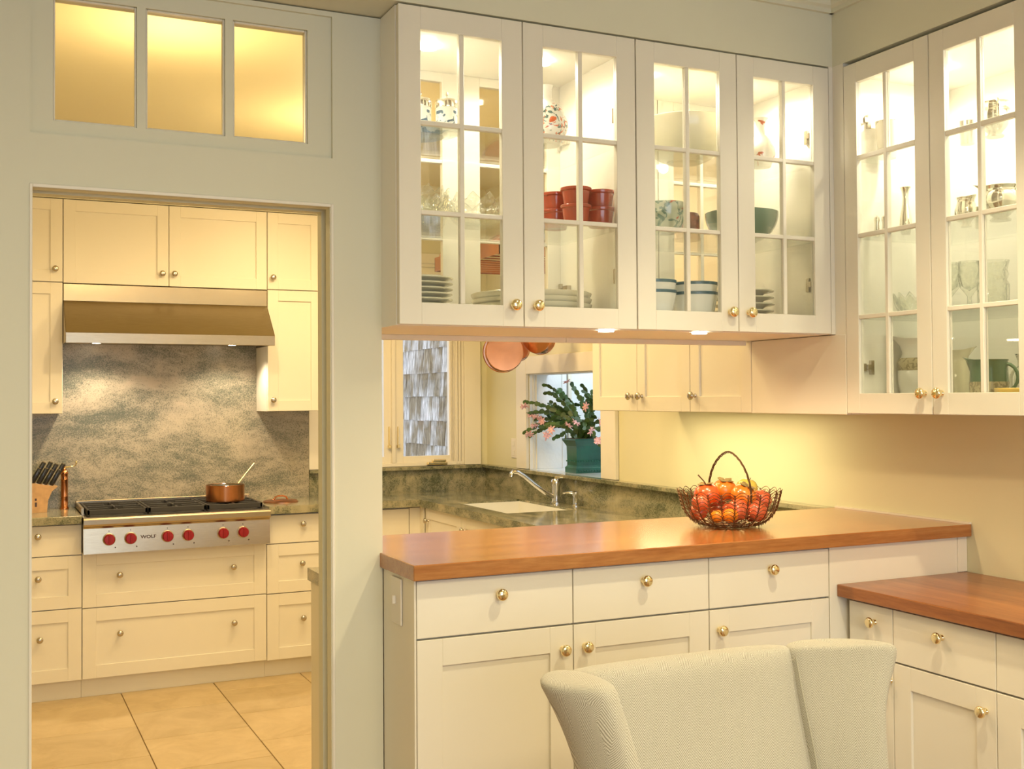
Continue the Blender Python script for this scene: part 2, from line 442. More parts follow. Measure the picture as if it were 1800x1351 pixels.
# ---------------------------------------------------------------- shell
fl = struct('floor', BB([(XL, XW, 2.93, YK, -.06, -.004)]), grout)
tw = .4575
cols = {-1: .19, 0: .648-.4575+.4575}
tile_me = mesh_of('tile', B(-tw/2+.0022, tw/2-.0022, -.229+.0022, .229-.0022, -.004, .004, bev=.0012), tilem)
joint = {0: 5.34, 1: 5.11, 2: 4.875, 3: 5.40, -1: 5.12, -2: 4.9, -3: 5.34, -4: 5.0}
for c in range(-4, 5):
    x0 = .635+(c-1)*tw        # left edge of column c
    j = joint.get(c, 5.2)
    k = int((YK-j)/.458)+1
    y = j+k*.458
    while y > 2.95:
        ya, yb = y-.458, y
        if xc_ok := (x0 > XL and x0+tw < XW):
            if yb < YK and ya > 2.99: link('tile', tile_me, fl, (x0+tw/2, (ya+yb)/2, 0))
        y -= .458
struct('floor', BB([(XL, XW, YB, 2.93, -.06, 0)]), oakfloor)
struct('ceiling', BB([(XL-.1, XW+.1, YB-.1, 2.93, ZC, ZC+.1)]), wallp)
struct('ceiling', BB([(XL-.1, XW+.1, 2.93, YK+.1, ZC, ZC+.1)]), ceilm)

# dividing wall around the doorway, with a pocket-door slot, and the transom opening
DX0, DX1, DZ = .106, .828, 1.985
TX0, TX1, TZ0, TZ1 = .101, .836, 2.115, 2.492
walls = []
for (ya, yb, dx0, dx1, dz) in ((YD, 2.908, DX0, DX1, DZ), (2.908, 2.952, DX0-.03, DX1+.016, DZ+.02), (2.952, 2.99, DX0, DX1, DZ)):
    walls += [(XL, dx0, ya, yb, 0, dz), (dx1, .97, ya, yb, 0, dz), (XL, .97, ya, yb, dz, TZ0)]
walls += [(XL, TX0, YD, 2.99, TZ0, TZ1), (TX1, .97, YD, 2.99, TZ0, TZ1), (XL, .97, YD, 2.99, TZ1, ZT)]
struct('wall_front', BB(walls), wallp)
# small quirk bead round the doorway
struct('trim_1', BB([(DX0-.007, DX0, YD-.004, YD+.004, 0, DZ+.009), (DX1+.002, DX1+.010, YD-.004, YD+.004, 0, DZ+.009), (DX0, DX1+.002, YD-.004, YD+.004, DZ, DZ+.009)], bev=.0015), white)
# transom window: frame, three panes
tr = struct('window_1', BB([(TX0, .151, 2.880, 2.93, TZ0, TZ1), (.772, TX1, 2.880, 2.93, TZ0, TZ1),
    (.151, .772, 2.880, 2.93, TZ0, 2.150), (.151, .772, 2.880, 2.93, 2.451, TZ1),
    (.343, .364, 2.880, 2.93, 2.150, 2.451), (.558, .578, 2.880, 2.93, 2.150, 2.451)]), wallp)
for a, b in ((.151, .343), (.364, .558), (.578, .772)):
    obj('pane', B(a, b, 2.900, 2.904, 2.150, 2.451), glass, tr)
    obj('glazing_bead', BB([(a, a+.005, 2.886, 2.899, 2.150, 2.451), (b-.005, b, 2.886, 2.899, 2.150, 2.451), (a+.005, b-.005, 2.886, 2.899, 2.150, 2.155), (a+.005, b-.005, 2.886, 2.899, 2.446, 2.451)], bev=.002), white, tr)
# frieze over doorway and cabinets
struct('wall_upper', BB([(XL, 2.415, YU, 2.99, ZT+.004, ZC)]), wallp)
struct('wall_upper', BB([(2.41, XW, YB, YU, ZT+.004, ZC), (2.415, XW, YU, 4.28, ZT+.004, ZC)]), wallp)
# right wall, with the garden-window opening in the kitchen
GY0, GY1, GZ0, GZ1 = 4.94, 5.80, 1.067, 1.614
struct('wall_right', BB([(XW, XW+.12, YB, 3.0, 0, ZC)]), greenwall)
struct('wall_right', BB([(XW, XW+.12, 3.0, GY0, 0, ZC), (XW, XW+.12, GY1, YK+.12, 0, ZC), (XW, XW+.12, GY0, GY1, 0, GZ0-.03), (XW, XW+.12, GY0, GY1, GZ1, ZC)]), greenwall)
struct('wall_left', BB([(XL-.1, XL, YB, YK+.1, 0, ZC)]), wallp)
# far kitchen wall with window opening
WX0, WX1, WZ0, WZ1 = 1.78, 2.69, 1.075, 2.30
struct('wall_back', BB([(XL, WX0, YK, YK+.12, 0, ZC), (WX1, XW+.12, YK, YK+.12, 0, ZC), (WX0, WX1, YK, YK+.12, 0, WZ0), (WX0, WX1, YK, YK+.12, WZ1, ZC)]), greenwall)
# wall behind the camera with a big window
struct('wall_rear', BB([(XL, -1.0, YB-.12, YB, 0, ZC), (2.2, XW, YB-.12, YB, 0, ZC), (-1.0, 2.2, YB-.12, YB, 0, .6), (-1.0, 2.2, YB-.12, YB, 2.4, ZC)]), wallp)
w5 = struct('window_2', BB([(-1.0, 2.2, YB-.08, YB-.02, .6, .66), (-1.0, 2.2, YB-.08, YB-.02, 2.34, 2.4)]+[(x-.03, x+.03, YB-.08, YB-.02, .6, 2.4) for x in (-.97, .07, 1.13, 2.17)]+[(-1.0, 2.2, YB-.07, YB-.04, z, z+.02) for z in (1.2, 1.77)]), white)
for k in range(3): obj('pane', B(-.94+1.06*k, .04+1.06*k, YB-.055, YB-.05, .66, 2.34), glass, w5)
# crown moulding
crown = [(0, -.105), (-.012, -.105), (-.012, -.092), (-.022, -.085), (-.03, -.06), (-.05, -.038), (-.075, -.026), (-.085, -.014), (-.085, 0), (0, 0)]
struct('trim_2', extrude_profile([(YU+a, ZC+b) for a, b in crown], 'X', XL, 2.41), wallp, smooth=True, ang=25)
struct('trim_3', extrude_profile([(2.41+a, ZC+b) for a, b in crown], 'Y', YB, YU), wallp, smooth=True, ang=25)
struct('baseboard_left', BB([(XL, XL+.015, YB, 2.87, 0, .14), (XL, DX0-.01, YD-.015, YD, 0, .14), (DX1+.012, .965, YD-.015, YD, 0, .14)], bev=.003), white)

# ---------------------------------------------------------------- cabinet building blocks (local frame: x width, y into the cabinet, z up, face at y=0)
_c = {}
def shaker_mesh(w_, h, fw=.058, t=.019, rec=.008, m=None, fb=None):
    k = ('sh', round(w_, 4), round(h, 4), fw)
    if k not in _c:
        fb = fb or fw
        bm = BB([(0, fw, 0, t, 0, h), (w_-fw, w_, 0, t, 0, h)], bev=.001)
        box(bm, fw, w_-fw, 0, t, h-fw, h, bev=.001); box(bm, fw, w_-fw, 0, t, 0, fb, bev=.001)
        box(bm, fw-.003, w_-fw+.003, rec, t-.002, fb-.003, h-fw+.003)
        _c[k] = mesh_of('shaker_front', bm, m or white)
    return _c[k]
def slab_mesh(w_, h, t=.019):
    k = ('sl', round(w_, 4), round(h, 4))
    if k not in _c: _c[k] = mesh_of('slab_front', B(0, w_, 0, t, 0, h, bev=.0018, seg=2), white)
    return _c[k]
def knob_mesh(m, s=1.0):
    k = ('kn', m.name, s)
    if k not in _c:
        prof = [(0, 0), (.0085, 0), (.0085, .002), (.0062, .004), (.0055, .010), (.0075, .014), (.0135, .0165), (.0157, .020), (.0157, .0225), (.0145, .0258), (.0115, .0285), (.0065, .0302), (0, .0307)]
        _c[k] = mesh_of('knob', lathe([(r*s, z*s) for r, z in prof], 24, axis='Y'), m, True, 50)
    return _c[k]
def knob(parent, x, z, m=brass, s=1.0):
    return link('knob', knob_mesh(m, s), parent, (x, 0, z))
G = .0015
def door(par, x0, x1, z0, z1, kx=None, kz=None, km=brass, fw=.058, name='door', ks=1.0):
    d = link(name, shaker_mesh(x1-x0-2*G, z1-z0-2*G, fw), par, (x0+G, 0, z0+G))
    if kx is not None:
        for q in (kx if isinstance(kx, (list, tuple)) else [kx]): knob(d, q-x0-G, kz-z0-G, km, ks)
    return d
def slab(par, x0, x1, z0, z1, kx=None, kz=None, km=brass, name='drawer', ks=1.0):
    d = link(name, slab_mesh(x1-x0-2*G, z1-z0-2*G), par, (x0+G, 0, z0+G))
    if kx is not None: knob(d, kx-x0-G, kz-z0-G, km, ks)
    return d
def carcass(par, x0, x1, y1, z0, z1, m=None, th=.018):
    """closed case behind the fronts"""
    return obj('carcass', B(x0, x1, .0205, y1, z0, z1), m or white, par)

# ---------------------------------------------------------------- glass display cabinets
def glass_door(par, w_, z0, z1, rows, loc, rot=(0, 0, 0), kx=None, kz=None, lead=.061, rail=.061, brail=.058):
    """rows: list of (zlow, zhigh) glass bands, in cabinet z."""
    h = z1-z0; t = .02
    bm = BB([(0, lead, 0, t, 0, h), (w_-lead, w_, 0, t, 0, h)], bev=.001)
    zt = rows[0][1]-z0; zb = rows[-1][0]-z0
    box(bm, lead, w_-lead, 0, t, zt, h, bev=.001); box(bm, lead, w_-lead, 0, t, 0, zb, bev=.001)
    d = obj('door', bm, white, par, loc, rot)
    mw = .0065; xm = w_/2
    obj('muntin', B(xm-mw, xm+mw, .001, t-.001, zb, zt, bev=.0015), white, d)
    for (a, b) in zip(rows, rows[1:]):
        obj('muntin', B(lead, w_-lead, .0016, t-.0016, b[1]-z0, a[0]-z0, bev=.0015), white, d)
    for (a, b) in rows:
        for (xa, xb) in ((lead, xm-mw), (xm+mw, w_-lead)):
            obj('pane', B(xa, xb, .009, .0115, a-z0, b-z0), glass, d)
    if kx is not None: knob(d, kx, kz-z0)
    return d
rowsU = [(2.206, 2.444), (1.971, 2.194), (1.728, 1.959)]
def hinge(par, x, y, z, s):
    bm = BB([(x, x+s*.006, y+.02, y+.062, z-.006, z+.006), (x, x+s*.010, y+.052, y+.066, z-.022, z+.022), (x, x+s*.016, y-.004, y+.03, z-.012, z+.012), (x+s*.004, x+s*.020, y+.03, y+.045, z-.008, z+.009)], bev=.001)
    return obj('hinge', bm, nickel, par)
DEP = .455
def display_cab(x0, x1, label):
    t = thing('display_cabinet', label, 'cabinet', (x0, YU, 0))
    w_ = x1-x0; z0, z1 = 1.67, ZT
    # board case: sides, top, bottom
    bm = BB([(0, .017, .0215, DEP-.0215, z0, z1), (w_-.017, w_, .0215, DEP-.0215, z0, z1), (.017, w_-.017, .0215, DEP-.0215, 2.472, z1), (.017, w_-.017, .0215, DEP-.0215, z0, z0+.02)])
    obj('carcass', bm, inner, t)
    half = w_/2
    k = half-.034
    for i in range(2):
        glass_door(t, half-2*G, z0+G, z1-G, rowsU, (i*half+G, 0, z0+G), kx=(k if i == 0 else .034), kz=1.729)
        glass_door(t, half-2*G, z0+G, z1-G, rowsU, (w_-i*half-G, DEP, z0+G), (0, 0, PI), kx=(k if i == 0 else .034), kz=1.729)
    for z in (2.208, 1.966):
        obj('shelf', B(.018, w_-.018, .03, DEP-.03, z-.0035, z+.0045, bev=.001), shelfglass, t)
    for i in range(2):
        obj('puck_light', lathe([(0, 0), (.024, 0), (.024, .010), (0, .010)], 24, cx=half*(i+.45), cy=.20, cz=2.4615), lampm, t)
    for z in (2.30, 1.83):
        hinge(t, .0172, .022, z, 1); hinge(t, w_-.0172, .022, z, -1); hinge(t, w_-.0172, DEP-.088, z-.012, -1)
    obj('light_rail', BB([(0, w_, DEP-.022, DEP-.004, z0-.016, z0)], bev=.001), white, t)
    for i in range(1):
        obj('under_light', lathe([(0, 0), (.022, 0), (.022, .005), (0, .005)], 24, cx=.635 if x0 < 1.2 else .2355, cy=.036, cz=z0-.005), lampm, t)
    return t
display_cab(.970, 1.6875, 'white glass-door wall cabinet over the pass-through, left half holding red ramekins')
display_cab(1.6885, 2.395, 'white glass-door wall cabinet over the pass-through, right half holding blue-striped bowls')
struct('trim_4', BB([(2.3955, 2.4415, YU+.001, YU+DEP, 1.67, ZT+.004)]), white)

# side display cabinets on the right wall (facing -X: rz=-90, local x runs towards -Y)
rowsS = [(2.211, 2.436), (1.972, 2.197), (1.724, 1.959), (1.485, 1.711)]
ZS0 = 1.423
def side_cab(y0, n, label, filled=True):
    wd = .3455
    t = thing('display_cabinet', label, 'cabinet', (2.41, y0, 0), -PI/2)
    w_ = n*wd; dp = XW-2.41-.001; z1 = 2.498
    bm = BB([(0, .017, .0215, dp, ZS0, z1), (w_-.017, w_, .0215, dp, ZS0, z1), (.017, w_-.017, .0215, dp, 2.466, z1), (.017, w_-.017, .0215, dp, ZS0, ZS0+.02), (.017, w_-.017, dp-.01, dp, ZS0+.02, 2.466)])
    obj('carcass', bm, inner, t)
    for i in range(n):
        glass_door(t, wd-2*G, ZS0+G, z1-G, rowsS, (i*wd+G, 0, ZS0+G), kx=(wd-.03 if i % 2 == 0 else .032), kz=1.484, lead=.054)
        obj('puck_light', lathe([(0, 0), (.024, 0), (.024, .010), (0, .010)], 24, cx=wd*(i+.6), cy=.20, cz=2.4555), lampm, t)
    for z in (2.204, 1.964, 1.716):
        obj('shelf', B(.018, w_-.018, .03, dp-.012, z-.0035, z+.0045, bev=.001), shelfglass, t)
    for z in (2.33, 1.565): hinge(t, .0172, .022, z, 1); hinge(t, w_-.0172, .022, z, -1)
    return t
side_cab(2.683, 2, 'tall white glass-door wall cabinet on the right wall, holding silver and pitchers')
side_cab(2.683-.691, 2, 'empty white glass-door wall cabinet, outermost on the right wall')
struct('trim_5', BB([(2.411, 2.4415, 2.6835, YU+.0005, ZS0, ZT+.004)]), white)

# kitchen-side wall cabinets continuing in the same plane
def kdoors(y0, ws, label, knobs):
    t = thing('wall_cabinet', label, 'cabinet', (2.41, y0, 0), -PI/2)
    x = 0; W = sum(ws)
    carcass(t, 0, W, XW-2.41-.001, 1.42, ZT)
    for w_, k in zip(ws, knobs):
        door(t, x, x+w_, 1.42, ZT, x+k*w_ if k else None, 1.482, nickel); x += w_
    return t
kdoors(4.275, (.367, .377), 'white wall cabinet seen below the display cabinets, double doors nearest the window', (.90, .10))
kdoors(3.530, (.374,), 'white single-door wall cabinet beside the blank panel below the display cabinets', (.09,))
pn = thing('blank_panel', 'plain white panel between glass cabinet and kitchen cabinets under the pass-through', 'panel', (2.41, 3.155, 0), -PI/2)
obj('panel', B(0, .4705, 0, .019, 1.42, 1.6685, bev=.0015), white, pn)
obj('carcass', BB([(0, .4705, .0205, XW-2.41-.001, 1.42, 1.6685)]), white, pn)

# ---------------------------------------------------------------- peninsula
YP = 2.635
pen = thing('base_cabinet', 'white base cabinet with two doors and two drawers under the long cherry worktop', 'cabinet', (.978, YP, 0))
carcass(pen, 0, .879, .585, .10, 1.027)
def xx(x): return x-.978
slab(pen, 0, xx(1.421), .878, 1.024, xx(1.205), .975)
slab(pen, xx(1.421), xx(1.857), .878, 1.024, xx(1.640), .977)
door(pen, 0, xx(1.421), .10, .876, xx(1.388), .814, fw=.068)
door(pen, xx(1.421), xx(1.857), .10, .876, xx(1.455), .816, fw=.066)
obj('side_panel', B(-.006, -.0005, .0, YP-YP+.235, 0, 1.027, bev=.001), white, pen)
obj('toe_kick', B(0, .879, .07, .09, 0, .10), white, pen)
pen2 = thing('base_cabinet', 'white single-door base cabinet with a drawer beside the blank filler panel', 'cabinet', (1.857, YP, 0))
carcass(pen2, .0005, .9925-.0, .585, .10, 1.027)
slab(pen2, 0, .433, .878, 1.024, .214, .977)
door(pen2, 0, .433, .10, .876, .033, .818, fw=.066)
obj('filler_panel', BB([(.4345, .985, -.001, .019, .10, 1.027)], bev=.001), white, pen2)
obj('end_post', B(.953, .9925, -.006, .019, .915, 1.027, bev=.001), white, pen2)
obj('toe_kick', B(0, .9925, .07, .09, 0, .10), white, pen2)

wt = obj('wood_worktop', B(.962, XW-.002, 2.608, 3.232, 1.028, 1.067, bev=.0025, seg=2), woodX)
tag(wt, 'long glossy cherry worktop of the pass-through with a fruit basket on it', 'worktop')
sl_ = obj('worktop_edge_strip', B(XW-.012, XW-.0005, 2.61, 3.232, 1.0672, 1.073), white); sl_['kind'] = 'structure'; sl_.name = 'trim_6'

# light switch on the peninsula end
sw = thing('light_switch', 'white toggle switch plate on the end panel under the cherry worktop', 'switch', (.9715, 2.755, .958), -PI/2)
obj('cover_plate', B(-.037, .037, -.006, 0, -.06, .06, bev=.003, seg=2), plastic, sw, (0, 0, 0))
obj('toggle', B(-.005, .005, -.016, -.006, -.008, .014, bev=.002), plastic, sw)

# desk run along the right wall (facing -X)
dk = thing('base_cabinet', 'white low base cabinets under the lower cherry desk top', 'cabinet', (2.345, 2.613, 0), -PI/2)
def yy(y): return 2.613-y
carcass(dk, 0, yy(1.35), XW-2.345-.002, .10, .872)
slab(dk, 0, yy(2.435), .721, .870, yy(2.506), .821)
door(dk, 0, yy(2.435), .10, .719, yy(2.446), .666, fw=.05)
slab(dk, yy(2.435), yy(2.076), .721, .870, yy(2.254), .824)
door(dk, yy(2.435), yy(2.076), .10, .719, yy(2.110), .662, fw=.064)
slab(dk, yy(2.076), yy(1.716), .721, .870, yy(1.896), .824)
door(dk, yy(2.076), yy(1.716), .10, .719, yy(1.75), .662, fw=.072)
slab(dk, yy(1.716), yy(1.356), .721, .870, yy(1.536), .824)
door(dk, yy(1.716), yy(1.356), .10, .719, yy(1.39), .662, fw=.064)
obj('toe_kick', B(0, yy(1.35), .07, .09, 0, .10), white, dk)
dt = obj('desk_top', B(2.317, XW-.002, 1.33, 2.6325, .878, .914, bev=.0025, seg=2), woodY)
tag(dt, 'lower cherry desk top running along the right wall', 'worktop')

# ---------------------------------------------------------------- kitchen far wall, base units
YF = 5.93
kb = thing('base_cabinet', 'cream base cabinet with three drawers left of the range, below the knife block', 'cabinet', (-.35, YF, 0))
def q(x): return x+.35
carcass(kb, 0, q(.4465), .465, .10, .872)
for a, b, z0, z1, kx, kz in ((-.35, .4465, .718, .868, .245, .818),): slab(kb, q(a), q(b)-.0, z0, z1, q(kx), kz, nickel)
door(kb, 0, q(.4465), .457, .716, q(.246), .612, nickel, name='drawer', fw=.062)
door(kb, 0, q(.4465), .102, .455, q(.254), .318, nickel, name='drawer', fw=.062)
obj('toe_kick', B(0, q(.4465), .055, .07, 0, .10), white, kb)
kc = thing('base_cabinet', 'cream base cabinet with two wide drawers directly under the range', 'cabinet', (.4475, YF, 0))
carcass(kc, 0, .913, .465, .10, .725)
door(kc, 0, .913, .452, .724, (.175, .738), .607, nickel, name='drawer', fw=.064)
door(kc, 0, .913, .102, .450, (.177, .741), .317, nickel, name='drawer', fw=.064)
obj('toe_kick', B(0, .913, .055, .07, 0, .10), white, kc)
kd = thing('base_cabinet', 'cream base cabinet with three drawers right of the range', 'cabinet', (1.3615, YF, 0))
carcass(kd, 0, .8745, .465, .10, .866)
slab(kd, 0, .42, .712, .864, .193, .811, nickel)
door(kd, 0, .42, .449, .710, .188, .602, nickel, name='drawer', fw=.062)
door(kd, 0, .42, .098, .447, .193, .310, nickel, name='drawer', fw=.062)
slab(kd, .42, .80, .10, .864, name='door')
obj('toe_kick', B(0, .8745, .055, .07, 0, .10), white, kd)
obj('corner_filler', B(.802, .874, .001, .019, .10, .866), white, kd)

# worktops: left piece and the U-shaped run with sink cut-out
ZG = .914; TG = .040
gl = thing('granite_worktop', 'green granite worktop left of the range under the knife block', 'worktop')
obj('slab', B(-.35, .4425, 5.885, YK-.022, ZG-TG, ZG, bev=.003, seg=2), granite_top, gl)
gu = thing('granite_worktop', 'green granite worktop around the sink, seen through the pass-through', 'worktop')
SX0, SX1, SY0, SY1 = 2.318, 2.705, 4.97, 5.63
obj('slab', BB([(1.3655, 2.21, 5.885, YK-.0215, ZG-TG, ZG), (2.21, SX0, 4.0, YK-.0215, ZG-TG, ZG), (SX1, XW-.0205, 4.0, YK-.0215, ZG-TG, ZG), (SX0, SX1, SY1, YK-.0215, ZG-TG, ZG), (SX0, SX1, 4.0, SY0, ZG-TG, ZG), (2.21, XW-.0205, 3.70, 4.0, ZG-TG, ZG), (.986, XW-.0205, 3.236, 3.70, ZG-TG, ZG)]), granite_top, gu)
obj('upstand', BB([(1.712, XW-.020, YK-.020, YK-.001, ZG, 1.047), (XW-.020, XW-.001, 3.236, YK-.001, ZG, 1.047)]), granite_top, gu)
obj('ledge', BB([(1.712, XW-.052, YK-.052, YK+.02, 1.047, 1.067), (XW-.052, XW-.0005, 3.2345, YK-.052, 1.047, 1.067), (XW-.0505, XW-.0005, YK-.052, YK-.001, 1.047, 1.067)], bev=.002), granite_top, gu)
gs = obj('granite_backsplash', B(-.35, 1.710, YK-.021, YK-.001, ZG, 2.08), granite_wall)
tag(gs, 'tall speckled grey-green granite slab on the wall behind the range', 'backsplash')
# base units below the window and sink runs
ks = thing('base_cabinet', 'cream base cabinets under the granite sink worktop', 'cabinet', (2.238, 5.93, 0), -PI/2)
carcass(ks, 0, 2.2, .58, .10, .50)
obj('carcass_upper', BB([(0, .28, .0205, .58, .50, .872), (1.0, 2.2, .0205, .58, .50, .872), (.28, 1.0, .0205, .07, .50, .872)]), white, ks)
obj('corner_post', B(0, .045, -.012, .0, .10, .872), white, ks)
for i in range(4): door(ks, .05+i*.52, .57+i*.52, .10, .868, .05+i*.52+.05, .80, nickel)
ki = thing('base_cabinet', 'cream base cabinet backing onto the peninsula, its granite corner showing in the doorway', 'cabinet', (.99, 3.24, 0))
obj('carcass', BB([(.012, 1.2, 0, .43, .10, .872)]), white, ki)
obj('end_panel', B(.0115, .0, 0, .43, 0, .872), white, ki)

# sink
sk = thing('sink', 'white undermount sink basin set in the green granite worktop', 'sink')
z = ZG-TG
e_ = .0015
zr = ZG-.010
obj('basin', BB([(SX0+.0005, SX0+.008, SY0+.0005, SY1-.0005, z-.17, zr), (SX1-.008, SX1-.0005, SY0+.0005, SY1-.0005, z-.17, zr), (SX0+.008, SX1-.008, SY0+.0005, SY0+.008, z-.17, zr), (SX0+.008, SX1-.008, SY1-.008, SY1-.0005, z-.17, zr), (SX0+.0005, SX1-.0005, SY0+.0005, SY1-.0005, z-.185, z-.17)]), porc, sk)
obj('drain', lathe([(0, 0), (.04, 0), (.042, .003), (0, .002)], 24, cx=2.5, cy=5.3, cz=z-.1695), chrome, sk, smooth=True)
# faucet
fc = thing('faucet', 'chrome kitchen faucet with a long angled spout behind the sink', 'faucet', (2.775, 5.33, ZG))
obj('body', lathe([(0, 0), (.030, 0), (.030, .006), (.023, .010), (.022, .085), (.026, .10), (.026, .118), (.021, .128), (0, .131)], 28), chrome, fc, smooth=True)
obj('spout', tube(bmesh.new(), [(-.01, 0, .03), (-.06, 0, .055), (-.13, 0, .105), (-.19, 0, .152), (-.225, 0, .172), (-.252, 0, .176), (-.262, 0, .165), (-.263, 0, .150)], [.013, .0125, .0115, .0105, .0105, .011, .012, .012], 14), chrome, fc, smooth=True)
obj('lever', tube(bmesh.new(), [(0, 0, .128), (-.004, -.004, .137), (.030, -.040, .141), (.06, -.075, .139)], [.010, .009, .006, .005], 10), chrome, fc, smooth=True)
sd = thing('soap_dispenser', 'small chrome soap dispenser beside the faucet', 'dispenser', (2.785, 5.13, ZG))
obj('body', lathe([(0, 0), (.020, 0), (.020, .005), (.013, .010), (.013, .05), (.017, .056), (.017, .075), (0, .08)], 20), chrome, sd, smooth=True)
obj('nozzle', tube(bmesh.new(), [(0, 0, .067), (-.03, .02, .070), (-.055, .035, .066)], [.007, .006, .005], 8), chrome, sd, smooth=True)

# ---------------------------------------------------------------- kitchen wall cabinets round the hood
YW = 6.10
def kwall(x0, x1, label, split, kside):
    t = thing('wall_cabinet', label, 'cabinet', (x0, YW, 0)); w_ = x1-x0
    carcass(t, 0, w_, YK-.022-YW, 1.413, ZT)
    kx = w_-.036 if kside == 'R' else .029
    door(t, 0, w_, 2.080, ZT-.001, kx, 2.145, nickel); door(t, 0, w_, 1.413, 2.078, kx, 1.475, nickel)
    return t
kwall(-.25, .3675, 'cream wall cabinet left of the steel hood, small door above a tall one', True, 'R')
kwall(1.4075, 1.71, 'cream wall cabinet right of the steel hood, small door above a tall one', True, 'L')
t = thing('wall_cabinet', 'cream double-door wall cabinet above the steel hood', 'cabinet', (.3685, YW, 0))
carcass(t, 0, 1.038, YK-.022-YW, 2.085, ZT)
door(t, 0, .519, 2.076, ZT-.001, .484, 2.142, nickel); door(t, .519, 1.038, 2.076, ZT-.001, .546, 2.143, nickel)
struct('trim_7', BB([(-.25, 1.712, YW-.012, YK, ZT+.001, 2.62)]), wallp)
# hood
hd = thing('range_hood', 'brushed steel range hood with a sloping canopy above the range', 'hood')
hx0, hx1 = .3695, 1.4055
obj('top_band', B(hx0, hx1, YW-.002, YK-.022, 1.985, 2.073, bev=.002), steel, hd)
obj('canopy', extrude_profile([(6.098, 1.9845), (5.922, 1.817), (5.930, 1.817), (6.05, 1.93), (6.37, 1.93), (6.37, 1.9845)], 'X', hx0, hx1), steel, hd)
obj('canopy_side', extrude_profile([(6.098, 1.9845), (5.922, 1.817), (5.922, 1.768), (6.37, 1.768), (6.37, 1.9845)], 'X', hx1-.003, hx1+.0005), steel, hd)
obj('canopy_side', extrude_profile([(6.098, 1.9845), (5.922, 1.817), (5.922, 1.768), (6.37, 1.768), (6.37, 1.9845)], 'X', hx0-.0005, hx0+.003), steel, hd)
obj('lip', BB([(hx0, hx1, 5.918, 5.928, 1.763, 1.8165)], bev=.002), steel, hd)
obj('underside', BB([(hx0+.003, hx1-.003, 5.929, 6.37, 1.778, 1.783)]), steel, hd)
for x in (.53, 1.22):
    obj('lamp', lathe([(0, 0), (.020, 0), (.020, .006), (0, .006)], 24, cx=x, cy=6.12, cz=1.772), lampm, hd)

# ---------------------------------------------------------------- range top
rg = thing('rangetop', 'stainless steel six-burner rangetop with red knobs and black grates', 'stove')
rx0, rx1 = .4475, 1.3615
prof = [(5.848, .905), (5.838, .902), (5.834, .895), (5.834, .872), (5.840, .862), (5.856, .858), (5.862, .850), (5.850, .727), (5.95, .727), (5.95, .905)]
obj('control_panel', extrude_profile(prof, 'X', rx0, rx1), steel, rg)
obj('body', BB([(rx0, rx1, 5.90, YK-.024, .728, .902)]), steel, rg)
obj('side_flange', BB([(rx0, rx0+.014, 6.0, YK-.03, .902, .940), (rx1-.014, rx1, 6.0, YK-.03, .902, .93)], bev=.001), steel, rg)
obj('back_rail', BB([(rx0, rx1+.0, YK-.042, YK-.023, .902, .948)], bev=.003, seg=2), steel, rg)
obj('burner_tray', BB([(rx0+.016, rx1-.016, 5.885, YK-.045, .902, .9055)]), iron, rg)
gw = (rx1-rx0-.044)/3
for i in range(3):
    gx0 = rx0+.022+i*gw; gx1 = gx0+gw-.006; ya, yb = 5.905, 6.345; zt = .937
    ym = (ya+yb)/2
    bars = [(gx0, gx0+.012, ya, yb, .907, zt), (gx1-.012, gx1, ya, yb, .907, zt), (gx0, gx1, ya, ya+.012, .912, zt), (gx0, gx1, yb-.012, yb, .912, zt), (gx0, gx1, ym-.006, ym+.006, .918, zt)]
    xm = (gx0+gx1)/2
    for yc in (ya+(ym-ya)/2, ym+(yb-ym)/2):
        bars += [(gx0, xm-.035, yc-.005, yc+.005, .922, zt), (xm+.035, gx1, yc-.005, yc+.005, .922, zt), (xm-.005, xm+.005, yc+.035, yc+.105, .922, zt), (xm-.005, xm+.005, yc-.105, yc-.035, .922, zt)]
    obj('grate', BB(bars, bev=.0018), iron, rg)
    for yc in (ya+(ym-ya)/2, ym+(yb-ym)/2):
        obj('burner', lathe([(0, .0), (.048, 0), (.048, .006), (.036, .010), (.034, .016), (0, .018)], 24, cx=xm, cy=yc, cz=.9055), iron, rg, smooth=True)
kp = [(0, 0), (.030, 0), (.031, .004), (.0265, .006), (.025, .028), (.022, .032), (0, .033)]
for x in (.566, .667, .844, .945, 1.120, 1.222):
    kn = link('knob', None, rg, (x, 5.858, .794)); bpy.data.objects.remove(kn)
    kn = obj('knob', lathe([(0, .004), (.0255, .004), (.0265, .008), (.0255, .028), (.0225, .032), (0, .033)], 28, axis='Y'), redknob, rg, (x, 5.858, .794), smooth=True)
    obj('bezel', lathe([(0, 0), (.0305, 0), (.0305, .004), (.027, .0062), (0, .0062)], 28, axis='Y'), steel, kn, smooth=True)
    obj('grip', B(-.004, .004, -.038, -.028, -.024, .024, bev=.002), redknob, kn)
tcv = bpy.data.curves.new('lettering', 'FONT'); tcv.body = 'WOLF'; tcv.size = .025; tcv.extrude = .0006; tcv.offset = .0006; tcv.align_x = 'CENTER'; tcv.align_y = 'CENTER'
tcv.materials.append(darkwood)
_t = bpy.data.objects.new('lettering_source', tcv); COL.objects.link(_t); bpy.context.view_layer.update()
_me = bpy.data.meshes.new_from_object(_t.evaluated_get(bpy.context.evaluated_depsgraph_get())); bpy.data.objects.remove(_t)
lt = link('lettering', _me, rg, (.752, 5.8545, .797), (PI/2-.05, 0, 0)); lt.scale = (1.05, .85, 1)
